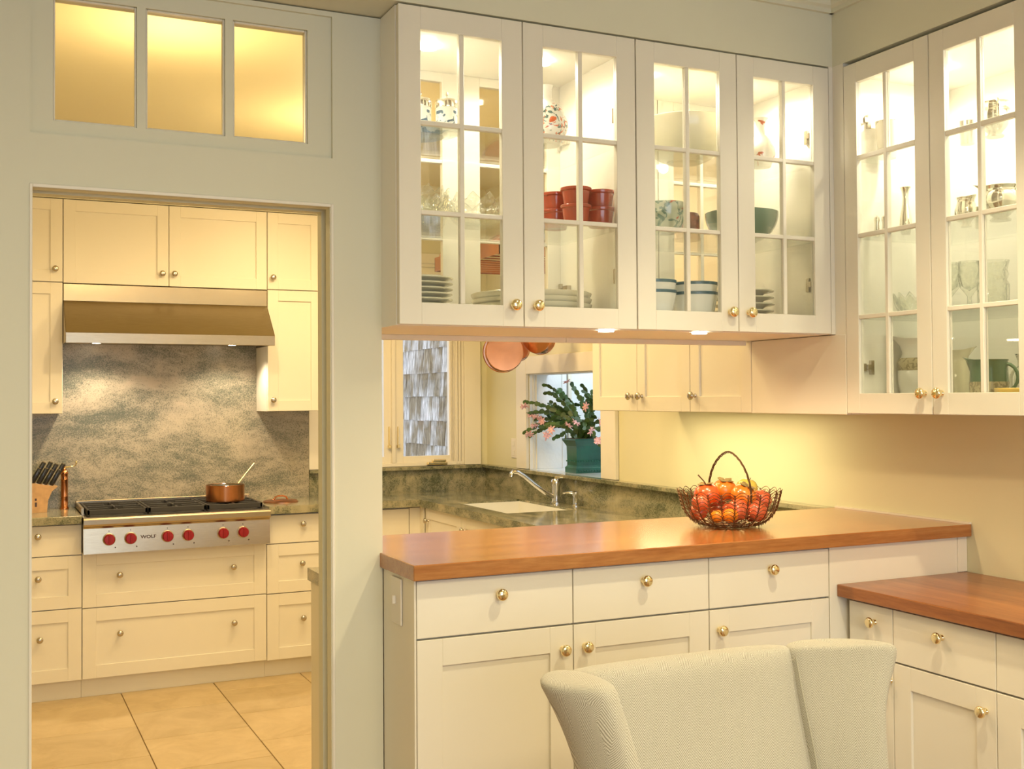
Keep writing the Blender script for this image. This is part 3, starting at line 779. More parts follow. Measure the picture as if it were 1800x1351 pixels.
for x in (.566, .667, .844, .945, 1.120, 1.222):
    obj('dial_mark', BB([(x-.0012, x+.0012, 5.8555, 5.8575, .832, .837)]), darkwood, rg)
    obj('dial_mark', BB([(x+.026, x+.031, 5.849, 5.8525, .750, .756)]), darkwood, rg)

# ---------------------------------------------------------------- things near the range
sp = thing('saucepan', 'copper saucepan with a long brass handle on the right rear of the range', 'saucepan', (1.175, 6.085, .9375))
obj('body', lathe([(0, 0), (.098, 0), (.101, .004), (.101, .086), (.099, .0875), (.0975, .086), (.0965, .08)], 40), copper, sp, smooth=True)
obj('lining', lathe([(.0965, .086), (.0965, .006), (0, .004)], 40), tin, sp, smooth=True)
hb = tube(bmesh.new(), [(.07, .07, .062), (.088, .088, .085), (.125, .11, .125), (.17, .14, .170), (.187, .15, .187)], [.005, .0055, .0045, .0055, .007], 10)
obj('handle', hb, brass, sp, smooth=True)
ld = thing('pan_lid', 'round copper pan lid lying on the granite right of the range', 'lid', (1.485, 6.13, ZG))
obj('disc', lathe([(0, .006), (.088, .004), (.093, .002), (.093, 0), (.095, 0), (.095, .006), (.085, .011), (0, .016)], 40), copperlid, ld, smooth=True)
obj('handle', tube(bmesh.new(), [(-.04, 0, .012), (-.030, 0, .028), (-.012, 0, .034), (.012, 0, .034), (.030, 0, .028), (.04, 0, .012)], .0045, 10), copper, ld, smooth=True)
pm = thing('pepper_mill', 'slender copper pepper mill with a brass crank beside the knife block', 'pepper mill', (.388, 6.30, ZG))
obj('body', lathe([(0, 0), (.022, 0), (.022, .006), (.0185, .012), (.0175, .06), (.0185, .064), (.0175, .068), (.0175, .15), (.019, .154), (.0175, .158), (.0175, .178), (.0195, .182), (.018, .192), (.010, .205), (.005, .212), (.004, .222), (.006, .226), (0, .232)], 28), copper, pm, smooth=True)
obj('crank', tube(bmesh.new(), [(0, 0, .217), (.03, -.004, .219), (.052, -.006, .224), (.058, -.006, .236)], [.004, .003, .003, .003], 8), brass, pm, smooth=True)
obj('crank_knob', lathe([(0, 0), (.004, 0), (.0055, .006), (.0035, .014), (0, .018)], 14, cx=.058, cy=-.006, cz=.234), brass, pm, smooth=True)
kbk = thing('knife_block', 'blond wood knife block on the granite at the left of the range', 'knife block', (.262, 6.20, ZG))
obj('block', extrude_profile([(-.085, 0), (.035, 0), (.040, .06), (.058, .105), (.085, .128), (-.045, .150)], 'Y', -.05, .05), maple, kbk)
obj('engraving', BB([(-.022, -.012, -.0512, -.0500, .030, .052), (-.022, -.013, -.0512, -.0500, .060, .072)], bev=.0005), darkwood, kbk)
labs = ['front', 'second', 'third']
ki_ = 0
kl = [['upper row of the block, %s' % p for p in ('rightmost', 'second from the right', 'third from the right', 'leftmost')], ['lower row of the block, %s' % p for p in ('rightmost', 'second from the right', 'third from the right', 'leftmost')]]
for r in range(2):
    for c in range(4):
        kx_ = .262+.060-.030*c-.006*r; ky_ = 6.20-.022+.044*(1-r); kz_ = ZG+.134+.0052*c
        kx = thing('knife', 'black-handled knife in the '+kl[r][c], 'knife', (kx_, ky_, kz_), 0, 'knives in the wooden block')
        L = (.120 if r == 0 else .088)-.006*(c % 2)
        kx.rotation_euler = (0, .50, 0)
        obj('handle', BB([(-.0105, .0105, -.008, .008, 0, L)], bev=.004, seg=2), blackp, kx, smooth=True)
        obj('blade', B(-.009, .009, -.001, .001, -.05, 0), steel, kx)
        obj('end_cap', lathe([(0, 0), (.009, 0), (.009, .003), (0, .003)], 12, cz=L-.001), steel, kx)

# ---------------------------------------------------------------- kitchen windows
w1 = struct('window_3', BB([(1.712, 1.80, YK-.024, YK-.001, 1.068, 2.36), (2.69, 2.80, YK-.022, YK-.001, 1.068, 2.36), (1.80, 2.69, YK-.022, YK-.001, 2.30, 2.36)], bev=.002), white)
fr = []
for (a, b) in ((1.80, 1.815), (1.822, 1.835), (2.675, 2.689), (2.655, 2.668), (2.637, 2.648)): fr.append((a, b, YK-.016, YK+.05, 1.075, 2.30))
obj('frame', BB([(1.80, 2.69, YK-.012, YK+.05, 1.068, 1.090), (1.80, 2.69, YK-.01, YK+.05, 2.28, 2.30), (1.8, 1.84, YK-.004, YK+.05, 1.09, 2.28), (2.63, 2.69, YK-.004, YK+.05, 1.09, 2.28), (2.222, 2.245, YK-.014, YK+.05, 1.09, 2.28)]+fr, bev=.002), white, w1)
for (a, b) in ((1.84, 2.222), (2.245, 2.63)):
    gx0 = a+.045 if a < 2 else 2.300; gx1 = b-.045 if b < 2.3 else 2.600
    s_ = obj('sash', BB([(a, gx0, YK+.005, YK+.04, 1.09, 2.28), (gx1, b, YK+.005, YK+.04, 1.09, 2.28), (gx0, gx1, YK+.005, YK+.04, 1.09, 1.128), (gx0, gx1, YK+.005, YK+.04, 2.235, 2.28)]+[(gx1+.004+.009*k, gx1+.009+.009*k, YK-.001-.004*k, YK+.006, 1.09, 2.28) for k in range(3) if b > 2.3], bev=.0015), white, w1)
    obj('pane', B(gx0, gx1, YK+.018, YK+.022, 1.128, 2.235), glass, s_)
for x in (2.205, 2.262):
    obj('handle', BB([(x-.004, x+.004, YK-.012, YK-.002, 1.19, 1.31), (x-.009, x+.009, YK-.022, YK-.002, 1.18, 1.20)], bev=.002), brass, w1)
obj('crank', BB([(2.44, 2.57, YK-.04, YK-.012, 1.072, 1.092), (2.47, 2.56, YK-.045, YK-.018, 1.090, 1.108)], bev=.006, seg=2), brass, w1)

# garden window over the sink ledge: deep white box with a glass roof, open to the sky
gw_ = struct('window_4', BB([(XW-.022, XW-.001, GY1, GY1+.13, 1.068, 1.715), (XW-.022, XW-.001, GY0-.145, GY0, 1.068, 1.715), (XW-.022, XW-.001, GY0, GY1, GZ1, 1.715)], bev=.002), white)
obj('sill', B(XW, 3.50, GY0, GY1+.02, GZ0-.03, GZ0), P('painted_sill', (.62, .68, .70), rough=.12), gw_)
obj('reveal', BB([(XW+.0005, 3.06, GY1-.006, GY1-.0005, GZ0, GZ1-.001), (XW+.121, 3.06, GY1-.0005, GY1+.03, GZ0, 1.95), (XW+.0005, XW+.121, GY0+.0005, GY0+.006, GZ0, GZ1-.001), (XW+.121, 3.5, GY0-.03, GY0+.006, GZ0, 1.95), (3.06, 3.09, GY1-.01, GY1+.05, GZ0, 1.95)], bev=.001), white_ext, gw_)
obj('stop', BB([(XW+.02, XW+.032, GY1-.008, GY1, GZ0, GZ1), (XW+.04, XW+.046, GY1-.012, GY1, GZ0, GZ1)], bev=.001), white, gw_)
obj('back_panel', BB([(3.45, 3.48, GY0, GY1+.4, GZ0, 1.95), (3.09, 3.45, GY1+.02, GY1+.05, GZ0, 1.95)]), white_ext, gw_)
obj('frame', BB([(3.10, 3.125, GY1-.012, GY1+.02, GZ0, 1.95), (3.125, 3.2, GY1-.004, GY1+.02, GZ0, GZ0+.03)], bev=.002), white, gw_)
obj('latch', B(3.10, 3.118, GY1-.026, GY1-.012, 1.10, 1.135, bev=.003), blackp, gw_)
obj('pane', B(XW+.121, 3.48, GY0, GY1, 1.95, 1.956), glass, gw_)
obj('head', B(XW+.0005, XW+.1205, GY0+.006, GY1-.006, GZ1-.006, GZ1-.0005), white_ext, gw_)

# neighbouring shingled wall outside the window
ew = struct('wall_exterior', BB([(3.165, 3.30, 6.9, 10.6, -.5, 3.0)]), P('shingle_backing', (.12, .10, .08), rough=.9))
for r in range(-1, 8):
    z0 = 1.116+.1866*(r-1); y = 7.0+random.random()*.1; 
    while y < 10.2:
        ws = random.uniform(.09, .19)
        me = mesh_of('shingle', extrude_profile([(-.021, 0), (-.021+.012, 0), (.0, .20), (-.008, .20)], 'Y', 0, ws-.004), shinglem)
        link('shingle', me, ew, (3.163-random.uniform(0, .003), y, z0+random.uniform(-.004, .004)))
        y += ws

# outlet on the green wall
ol = thing('outlet', 'small white outlet plate on the green wall left of the cactus', 'outlet', (XW, 6.0, 1.18), -PI/2)
obj('cover_plate', B(-.035, .035, -.006, -.0005, -.058, .058, bev=.003, seg=2), plastic, ol)
obj('socket', BB([(-.016, .016, -.008, -.006, -.045, -.012), (-.016, .016, -.008, -.006, .012, .045)], bev=.001), white, ol)

# ---------------------------------------------------------------- hanging copper pans and rack
rk = thing('pot_rack', 'copper pot rack hanging from the kitchen ceiling by the window', 'pot rack', (2.52, 5.25, 2.165))
obj('band', BB([(-.30, .30, -.42, -.416, 0, .075), (-.30, .30, .416, .42, 0, .075), (-.30, -.296, -.42, .42, 0, .075), (.296, .30, -.42, .42, 0, .075)]), copper, rk)
for i in range(9): obj('slat', B(-.296, .296, -.36+.09*i, -.345+.09*i, .004, .010), copper, rk)
for x in (-.28, .28):
    for y in (-.40, .40): obj('chain', tube(bmesh.new(), [(x, y, .07), (x*.6, y*.6, ZC-2.170)], .004, 6), copper, rk)
def hung_pan(label, x, y, zc, r, dp, rz, top=2.17):
    t = thing('hanging_pan', label, 'pan', (x, y, zc), rz, 'copper pans hanging from the rack')
    L = top-zc
    bm = lathe([(0, 0), (r*.93, 0), (r*.97, -.006), (r, -dp), (r*1.03, -dp-.003), (r*.98, -dp-.001), (r*.95, -.012), (0, -.010)], 40, axis='Y')
    obj('body', bm, copper, t, smooth=True)
    obj('handle', tube(bmesh.new(), [(0, dp*.55, r*.97), (0, dp*.62+.01, r+.04), (0, dp*.5+.01, L-.05), (0, dp*.45, L-.02)], [.009, .006, .006, .008], 8), brass, t, smooth=True)
    obj('hook', tube(bmesh.new(), [(0, dp*.45, L-.025), (0, dp*.45+.01, L-.01), (0, dp*.45, L+.008), (0, dp*.45-.008, L+.004)], .003, 6), copper, t, smooth=True)
    return t
hung_pan('largest copper pan hanging bottom outward left of the cactus', 2.400, 5.16, 1.712, .102, .065, -.28)
hung_pan('copper pan hanging to the right of the largest one', 2.60, 5.20, 1.785, .080, .075, -.75, 2.17)
hung_pan('small copper pan hanging behind the other two', 2.60, 5.42, 1.735, .058, .07, -.5, 2.17)

# ---------------------------------------------------------------- dishes
def pot(name, label, cat, prof, m, loc, group=None, n=40, rz=0, ang=40):
    o = obj(name, lathe(prof, n), m, None, loc, (0, 0, rz), smooth=True, ang=ang)
    return tag(o, label, cat, group)
Zt, Zm, Zb = 2.2128, 1.9708, 1.6903
def bowl_prof(r, h, foot=.45, th=.004, fl=1.0):
    out = [(0, .004), (r*foot*.9, .004), (r*foot, 0), (r*foot*1.05, .004)]
    for i in range(1, 9):
        t = i/8; out.append((r*(foot+(1-foot)*math.sin(t*PI/2)**(1/fl)), .004+(h-.004)*(1-math.cos(t*PI/2))**.9 if t < 1 else h))
    inn = [(max(r_-th, 0), z_+(th if i < 6 else 0)) for i, (r_, z_) in enumerate(out[3:])][::-1]
    return out+[(r-th/2, h+.0012)]+inn+[(0, .004+th)]
def cyl_prof(r0, r1, h, th=.004):
    return [(0, 0), (r0, 0), (r0+.001, .003), (r1, h-.003), (r1+.001, h), (r1-th, h), (r0-th, th), (0, th)]
def plate_prof(r, h=.018, th=.004):
    return [(0, .002), (r*.55, .002), (r*.58, 0), (r*.62, .003), (r*.72, h*.55), (r, h-.002), (r+.001, h), (r, h+.002), (r*.72, h*.55+th), (r*.6, .006), (0, .006)]

# top shelf, left cabinet
pot('platter', 'blue-patterned platter lying under the two canisters on the top shelf', 'platter', plate_prof(.115, .016), bluewave, (1.112, 2.945, Zt))
for i, (x, y, r) in enumerate(((1.108, 2.935, .031), (1.180, 2.915, .031))):
    c = thing('canister', ('blue and white lidded canister cut off by the leftmost door stile, top shelf', 'blue and white canister with metal lid beside the muntin on the top shelf')[i], 'canister', (x, y, Zt+.0085), 0, 'blue and white canisters')
    obj('body', lathe([(0, 0), (r, 0), (r, .072), (0, .072)], 32), bluewhite, c, smooth=True)
    obj('lid', lathe([(r+.001, .072), (r+.0015, .076), (r+.0015, .090), (r-.002, .096), (.004, .099), (0, .099)], 32), silver, c, smooth=True)
    obj('knob', lathe([(0, .099), (.002, .099), (.002, .108), (.005, .112), (.004, .118), (0, .119)], 16), silver, c, smooth=True)
v_ = [(0, 0), (.040, 0), (.042, .003), (.052, .02), (.063, .05), (.062, .07), (.050, .10), (.038, .118), (.022, .130), (.017, .140), (.0165, .165), (.021, .176), (.018, .176), (.013, .165), (.013, .14), (0, .13)]
pot('vase', 'porcelain bottle vase painted with red flowers, on the top shelf', 'vase', v_, vasep, (1.488, 2.90, Zt))
# cut crystal, middle shelf
def scallop(r, h, n=48, lobes=12):
    bm = bmesh.new(); prof = bowl_prof(r, h, .5, .006); rings = []
    for (pr, pz) in prof:
        k = (pz/h)
        rings.append([bm.verts.new((pr*(1+.05*k*math.cos(lobes*2*PI*i/n))*math.cos(2*PI*i/n), pr*(1+.05*k*math.cos(lobes*2*PI*i/n))*math.sin(2*PI*i/n), pz+.010*k*k*math.cos(lobes*2*PI*i/n))) for i in range(n)])
    for a, b in zip(rings, rings[1:]):
        for i in range(n): bm.faces.new([a[i], a[(i+1) % n], b[(i+1) % n], b[i]])
    return bm
for x, y, r, h, lb in ((1.095, 2.93, .088, .082, 'scalloped cut-crystal bowl at the left end of the middle shelf'), (1.290, 2.96, .092, .078, 'scalloped cut-crystal bowl beside the door stile on the middle shelf'), (1.20, 3.085, .05, .09, 'small cut-crystal bowl behind the two larger ones')):
    tag(obj('crystal_bowl', scallop(r, h), crystal, None, (x, y, Zm), smooth=True, ang=60), lb, 'bowl', 'crystal bowls on the middle shelf')
# plates, bottom
def stack(name, x, y, zb, r, n, pitch, label, group, m=cream, h=.018, prof=None):
    me = mesh_of(name, lathe(prof or plate_prof(r, h), 48), m, True, 40)
    ordn = ['lowest', 'second lowest', 'third', 'fourth', 'fifth', 'sixth', 'seventh', 'eighth']
    for i in range(n):
        o = link(name, me, None, (x+random.uniform(-.002, .002), y+random.uniform(-.002, .002), zb+i*pitch), (0, 0, i*.7))
        p = 'topmost' if i == n-1 else (ordn[i]+(' from the bottom' if i > 1 else ''))
        tag(o, label % p, 'bowl' if 'bowl' in name else 'plate', group)
stack('dinner_plate', 1.098, 2.95, Zb, .103, 8, .0150, 'cream plate, %s of the leftmost stack', 'cream plates stacked at the left')
stack('serving_dish', 1.462, 2.957, Zb, .178, 4, .0165, 'wide cream dish, %s of the stack across two doors', 'wide cream dishes stacked across two doors', h=.04, prof=bowl_prof(.178, .042, .55, .005))
# red ramekins
rp = [(0, .003), (.030, .003), (.033, 0), (.034, .003), (.040, .044), (.0445, .047), (.0455, .053), (.0445, .055), (.038, .055), (.034, .048), (.030, .008), (0, .007)]
rme = mesh_of('ramekin', lathe(rp, 40), redcer, True, 35)
rl = {(0, 0): 'middle red ramekin of the front trio, lower', (0, 1): 'middle red ramekin of the front trio, upper, nearest the glass', (1, 0): 'left red ramekin, lower of two, partly behind the middle pile', (1, 1): 'left red ramekin, upper of two, partly behind the middle pile',
      (2, 0): 'right red ramekin, lower of two, beside the cabinet side', (2, 1): 'right red ramekin, upper of two, beside the cabinet side'}
for i, (x, y) in enumerate(((1.530, 2.802), (1.517, 2.905), (1.618, 2.818))):
    for k in range(2):
        tag(link('ramekin', rme, None, (x, y, Zm+k*.0495)), rl[(i, k)], 'ramekin', 'red ramekins on the middle shelf')
# right half
pot('mixing_bowl', 'large cream bowl alone on the top shelf', 'bowl', bowl_prof(.145, .13, .38), cream, (2.000, 2.945, Zt))
pot('floral_bowl', 'green glazed bowl painted with leaves and red blossom, middle shelf', 'bowl', bowl_prof(.064, .092, .5), bowlp, (1.868, 2.86, Zm))
pot('brown_canister', 'dark brown ridged cup between the floral bowl and the green bowl', 'cup', [(0, 0), (.043, 0), (.044, .006), (.040, .012), (.040, .075), (.037, .084), (.033, .086), (.030, .08), (.035, .01), (0, .008)], browncer, (2.012, 2.955, Zm))
pot('green_bowl', 'wide celadon green bowl on the middle shelf, cut by the door stiles', 'bowl', bowl_prof(.117, .095, .4), greencer, (2.205, 2.93, Zm))
pot('small_bowl', 'small brown-green bowl nested inside the wide green bowl', 'bowl', bowl_prof(.075, .075, .4), P('olive_glaze', (.25, .24, .13), rough=.2, coat=.5), (2.205, 2.93, Zm+.0285))
# striped bowls
def striped(x, y, zb, label):
    t = thing('striped_bowl', label, 'bowl', (x, y, zb), 0, 'blue-striped bowls on the cabinet floor')
    p = [(0, .004), (.036, .004), (.038, 0), (.042, .006), (.062, .05), (.071, .098), (.072, .104), (.068, .104), (.058, .05), (.036, .01), (0, .008)]
    obj('body', lathe(p, 40), porc, t, smooth=True)
    obj('stripe', lathe([(.0716, .096), (.0728, .103), (.0722, .105), (.0700, .1046)], 40), P('blue_glaze_band', (.03, .10, .14), rough=.2), t, smooth=True)
for i, (x, y) in enumerate(((1.812, 2.845), (1.966, 2.852))):
    for k in range(2):
        striped(x, y, Zb+k*.030, ('white bowl with blue rim stripe, %s of the pile %s' % (('lower', 'upper')[k], ('cut by the left door stile', 'beside the cream plates')[i])))
stack('side_plate', 2.222, 2.955, Zb, .102, 6, .0215, 'cream plate, %s of the stack right of the striped bowls', 'cream plates stacked at the right')
v4 = [(0, 0), (.03, 0), (.034, .01), (.046, .04), (.044, .06), (.028, .09), (.014, .11), (.012, .13), (.016, .148), (.024, .158), (.022, .158), (.010, .14), (.010, .12), (0, .11)]
pot('small_vase', 'small white vase with one red blossom, top shelf beside the right door stile', 'vase', v4, floral('red_blossom_porcelain', (.82, .78, .70), [((.55, .14, .05), .5, .56)], 30), (2.262, 2.90, Zt))

# side cabinet contents
Z1, Z2, Z3, Z4 = 2.2088, 1.9688, 1.7208, 1.4433
pot('beaker', 'pale tapered porcelain beaker on the top shelf of the side cabinet', 'cup', cyl_prof(.026, .036, .115), floral('faded_porcelain', (.72, .68, .58), [((.40, .36, .28), .5, .60)], 34), (2.525, 2.618, Z1))
for i, y in enumerate((2.640, 2.620)):
    pot('shaker', ('silver salt shaker, the left of two on the second shelf', 'silver salt shaker, the right of two on the second shelf')[i], 'shaker', [(0, 0), (.008, 0), (.009, .01), (.007, .04), (.009, .05), (.008, .06), (0, .066)], silver, (2.50+.012*i, y, Z2), 'pair of silver shakers')
pot('bud_vase', 'slender silver bud vase on the second shelf of the side cabinet', 'vase', [(0, 0), (.012, 0), (.014, .004), (.0185, .03), (.017, .055), (.010, .09), (.0085, .115), (.011, .135), (.017, .145), (.015, .145), (.007, .12), (0, .11)], silver, (2.55, 2.571, Z2))
tag(obj('crystal_dish', scallop(.066, .062), crystal, None, (2.60, 2.585, Z3), smooth=True, ang=60), 'cut-crystal dish on the third shelf behind the left side door', 'bowl')
def pitcher(label, x, y, zb, prof, m, rz, hr, hz0, hz1, group=None, spout=.018, band=None, hm=None, th=.005):
    t = thing('pitcher', label, 'pitcher', (x, y, zb), rz, group)
    bm = lathe(prof, 40); H = max(p[1] for p in prof); R = max(p[0] for p in prof)
    for v in bm.verts:                      # pull a pouring lip out of the rim
        k = max(0, (v.co.z-H*.72)/(H*.28)); a = math.atan2(v.co.y, v.co.x); q_ = max(0, math.cos(a))**8
        v.co.x += spout*k*k*q_*1.2; v.co.z += spout*.5*k*k*q_
    obj('body', bm, m, t, smooth=True, ang=60)
    hp = []
    for i in range(9):
        a = i/8*PI; zc = (hz0+hz1)/2; hp.append((-R*.86-hr*math.sin(a), 0, zc+(hz1-hz0)/2*math.cos(a)))
    obj('handle', tube(bmesh.new(), hp, th, 8), hm or m, t, smooth=True)
    if band: obj('band', lathe(band, 40), relief, t, smooth=True)
    return t
pw = [(0, 0), (.040, 0), (.043, .004), (.055, .03), (.064, .07), (.066, .10), (.060, .135), (.050, .165), (.048, .185), (.056, .205), (.060, .21), (.054, .207), (.044, .18), (.05, .14), (0, .12)]
pitcher('large white pitcher with a raised relief band behind the left side door', 2.62, 2.592, Z4, pw, porc, 2.3, .04, .06, .17, 'white pitchers', .03, band=[(.0645, .112), (.068, .12), (.067, .14), (.0605, .150)])
pw2 = [(r*.72, z*.80) for r, z in pw]
pitcher('smaller cream pitcher at the left edge of the right side door', 2.62, 2.455, Z4, pw2, cream, -1.2, .03, .05, .13, 'white pitchers', .02)
pg = [(0, 0), (.046, 0), (.050, .004), (.051, .06), (.052, .075), (.050, .10), (.049, .128), (.052, .134), (.047, .132), (.044, .10), (.044, .02), (0, .015)]
pitcher('dark green glazed pitcher with a carved stone-coloured lower half', 2.56, 2.275, Z4, pg, greencer, 2.0, .032, .045, .122, None, .018, band=[(.0505, .003), (.0530, .006), (.0530, .068), (.0525, .072)])
tag(obj('yellow_dish', lathe(bowl_prof(.082, .052, .35), 40), yellowcer, None, (2.522, 2.118, Z4), smooth=True), 'shallow yellow dish in front of the green pitcher', 'bowl')
pitcher('white creamer painted with dark berries behind the yellow dish', 2.70, 2.262, Z4, [(r*.58, z*.72) for r, z in pw], berryp, -1.4, .02, .04, .11)
# silver on the shelves
sc = [(0, 0), (.024, 0), (.026, .004), (.018, .012), (.036, .030), (.046, .055), (.044, .075), (.037, .086), (.042, .096), (.044, .098), (.038, .094), (.040, .07), (0, .03)]
pitcher('silver two-part pot with a looped handle, top shelf of the right side door', 2.60, 2.278, Z1, sc, silver, 0.9, .026, .03, .10, 'silver pieces in the side cabinet', .012, th=.0045)
pot('silver_cup', 'small plain silver cup left of the silver pot on the top shelf', 'cup', cyl_prof(.020, .024, .068), silver, (2.60, 2.375, Z1), 'silver pieces in the side cabinet')
pitcher('small silver jug at the left of the second shelf', 2.60, 2.385, Z2, [(r*.62, z*.88) for r, z in sc], silver, -1.6, .016, .02, .07, 'silver pieces in the side cabinet', .008, th=.003)
pitcher('round silver teapot at the right of the second shelf', 2.60, 2.262, Z2, [(r*1.12, z*1.0) for r, z in sc], silver, 2.2, .026, .03, .10, 'silver pieces in the side cabinet', .02, th=.0045)
pot('silver_beaker', 'ribbed silver beaker between the jug and the teapot', 'cup', cyl_prof(.015, .020, .062), silver, (2.66, 2.385, Z2), 'silver pieces in the side cabinet')
gob = [(0, 0), (.028, 0), (.030, .003), (.008, .008), (.006, .045), (.012, .055), (.028, .075), (.032, .11), (.029, .15), (.0275, .15), (.029, .11), (.022, .078), (0, .062)]
for i, (x, y) in enumerate(((2.60, 2.452), (2.62, 2.395))):
    tag(obj('crystal_goblet', lathe(gob, 32), crystal, None, (x, y, Z3), smooth=True), ('stemmed crystal goblet at the left of the third shelf', 'stemmed crystal goblet next to the cut-crystal vase')[i], 'goblet', 'crystal goblets')
tag(obj('crystal_vase', lathe([(0, 0), (.038, 0), (.042, .01), (.044, .07), (.036, .085), (.042, .10), (.038, .115), (.044, .140), (.040, .140), (.032, .11), (.037, .07), (.035, .012), (0, .01)], 32), crystal, None, (2.61, 2.300, Z3), smooth=True), 'tall cut-crystal vase on the third shelf behind the right side door', 'vase')

# ---------------------------------------------------------------- fruit basket
bx, by, bz = 2.142, 2.925, 1.0672
bk = thing('wire_basket', 'round bronze wire basket with a tall braided handle, full of fruit', 'basket', (bx, by, bz))
pf = [(.060, .003), (.092, .008), (.115, .019), (.133, .036), (.145, .056), (.152, .077), (.157, .097), (.160, .112)]
def prr(t):
    s_ = t*(len(pf)-1); i = min(int(s_), len(pf)-2); f_ = s_-i
    return (pf[i][0]*(1-f_)+pf[i+1][0]*f_, pf[i][1]*(1-f_)+pf[i+1][1]*f_)
NR = 24
bm = bmesh.new()
for i in range(NR):
    a = 2*PI*i/NR
    for s_ in (-1, 1):
        pts = []
        for k in range(15):
            r, z = prr(k/14); aa = a+s_*.0025/r*math.sin(k*1.6)
            pts.append((r*math.cos(aa), r*math.sin(aa), z))
        tube(bm, pts, .0013, 5)
obj('ribs', bm, wirem, bk, smooth=True)
bm = bmesh.new()
for i in range(NR):
    for k in range(11):
        t0 = .18+.82*k/10; pts = []
        for j in range(8):
            u = j/7; r, z = prr(min(1, t0)); a = 2*PI*(i+u)/NR
            lift = math.sin(u*PI)*.014*(.5+t0*.5)
            pts.append(((r+lift*.3)*math.cos(a), (r+lift*.3)*math.sin(a), z+lift*.95-.006))
        tube(bm, pts, .00105, 4)
obj('wire_mesh', bm, wirem, bk, smooth=True)
bm = bmesh.new()
tube(bm, [(.060*math.cos(2*PI*k/28), .060*math.sin(2*PI*k/28), .003) for k in range(28)], .0022, 6, closed=True)
tube(bm, [(.115*math.cos(2*PI*k/28), .115*math.sin(2*PI*k/28), .019) for k in range(28)], .0012, 5, closed=True)
for k in range(8): tube(bm, [(.055*math.cos(2*PI*k/8), .055*math.sin(2*PI*k/8), .003), (0, 0, .004)], .001, 5)
obj('base_ring', bm, wirem, bk, smooth=True)
hd_ = Vector((-.028, -.150, 0)); bm = bmesh.new()
for s_ in range(3):
    pts = []
    for k in range(61):
        t = k/60*2-1; ang = (t+1)/2*PI
        c = hd_*math.cos(ang)*(.62+.38*abs(math.cos(ang)))
        z_ = .085+.150*math.sin(ang)**.8
        ph = k*.62+s_*2*PI/3; rr_ = .0026
        pts.append((c.x+rr_*math.cos(ph), c.y+rr_*math.sin(ph)*.6, z_+rr_*math.sin(ph)))
    tube(bm, pts, .0017, 5)
obj('handle', bm, wirem, bk, smooth=True)
def fruit(kind, label, dx, dy, z, r, tilt=(0, 0, 0), m=None, stem=False):
    t = thing(kind, label, 'fruit', (bx+dx, by+dy, z), 0, 'fruit in the wire basket'); t.rotation_euler = tilt
    prof = []
    for i in range(17):
        a = -PI/2+PI*i/16; rr_ = r*math.cos(a); zz = r*(.86 if kind == 'persimmon' else .92)*math.sin(a)
        if a > .9: zz -= r*.16*((a-.9)/(PI/2-.9))**2
        prof.append((max(rr_, 0), zz))
    bm = lathe(prof, 28)
    for v in bm.verts:
        a = math.atan2(v.co.y, v.co.x); k = 1+(.025*math.cos(4*a) if kind == 'persimmon' else .012*math.cos(5*a))
        v.co.x *= k; v.co.y *= k
    obj('flesh', bm, m, t, smooth=True, ang=80)
    if kind == 'persimmon':
        cb = bmesh.new()
        for i in range(4):
            a0 = i*PI/2; L = r*.72
            P0 = [(.0, .0, r*.72), (L*.55, -L*.42, r*.80), (L*.95, -L*.16, r*.86), (L*1.02, L*.10, r*.80), (L*.55, L*.42, r*.78)]
            vs = [cb.verts.new(Matrix.Rotation(a0, 3, 'Z') @ Vector(p)) for p in P0]; cb.faces.new(vs)
            vs2 = [cb.verts.new(v.co+Vector((0, 0, .0015))) for v in vs]; cb.faces.new(vs2)
        obj('calyx', cb, calyxm, t)
        if stem: obj('stem', tube(bmesh.new(), [(0, 0, r*.74), (-.006, 0, r*.74+.012), (-.024, .002, r*.74+.034)], [.0025, .0018, .0022], 6), stemm, t, smooth=True)
    elif kind == 'apple':
        obj('stem', tube(bmesh.new(), [(0, 0, r*.70), (.002, 0, r*1.0)], .0012, 5), stemm, t)
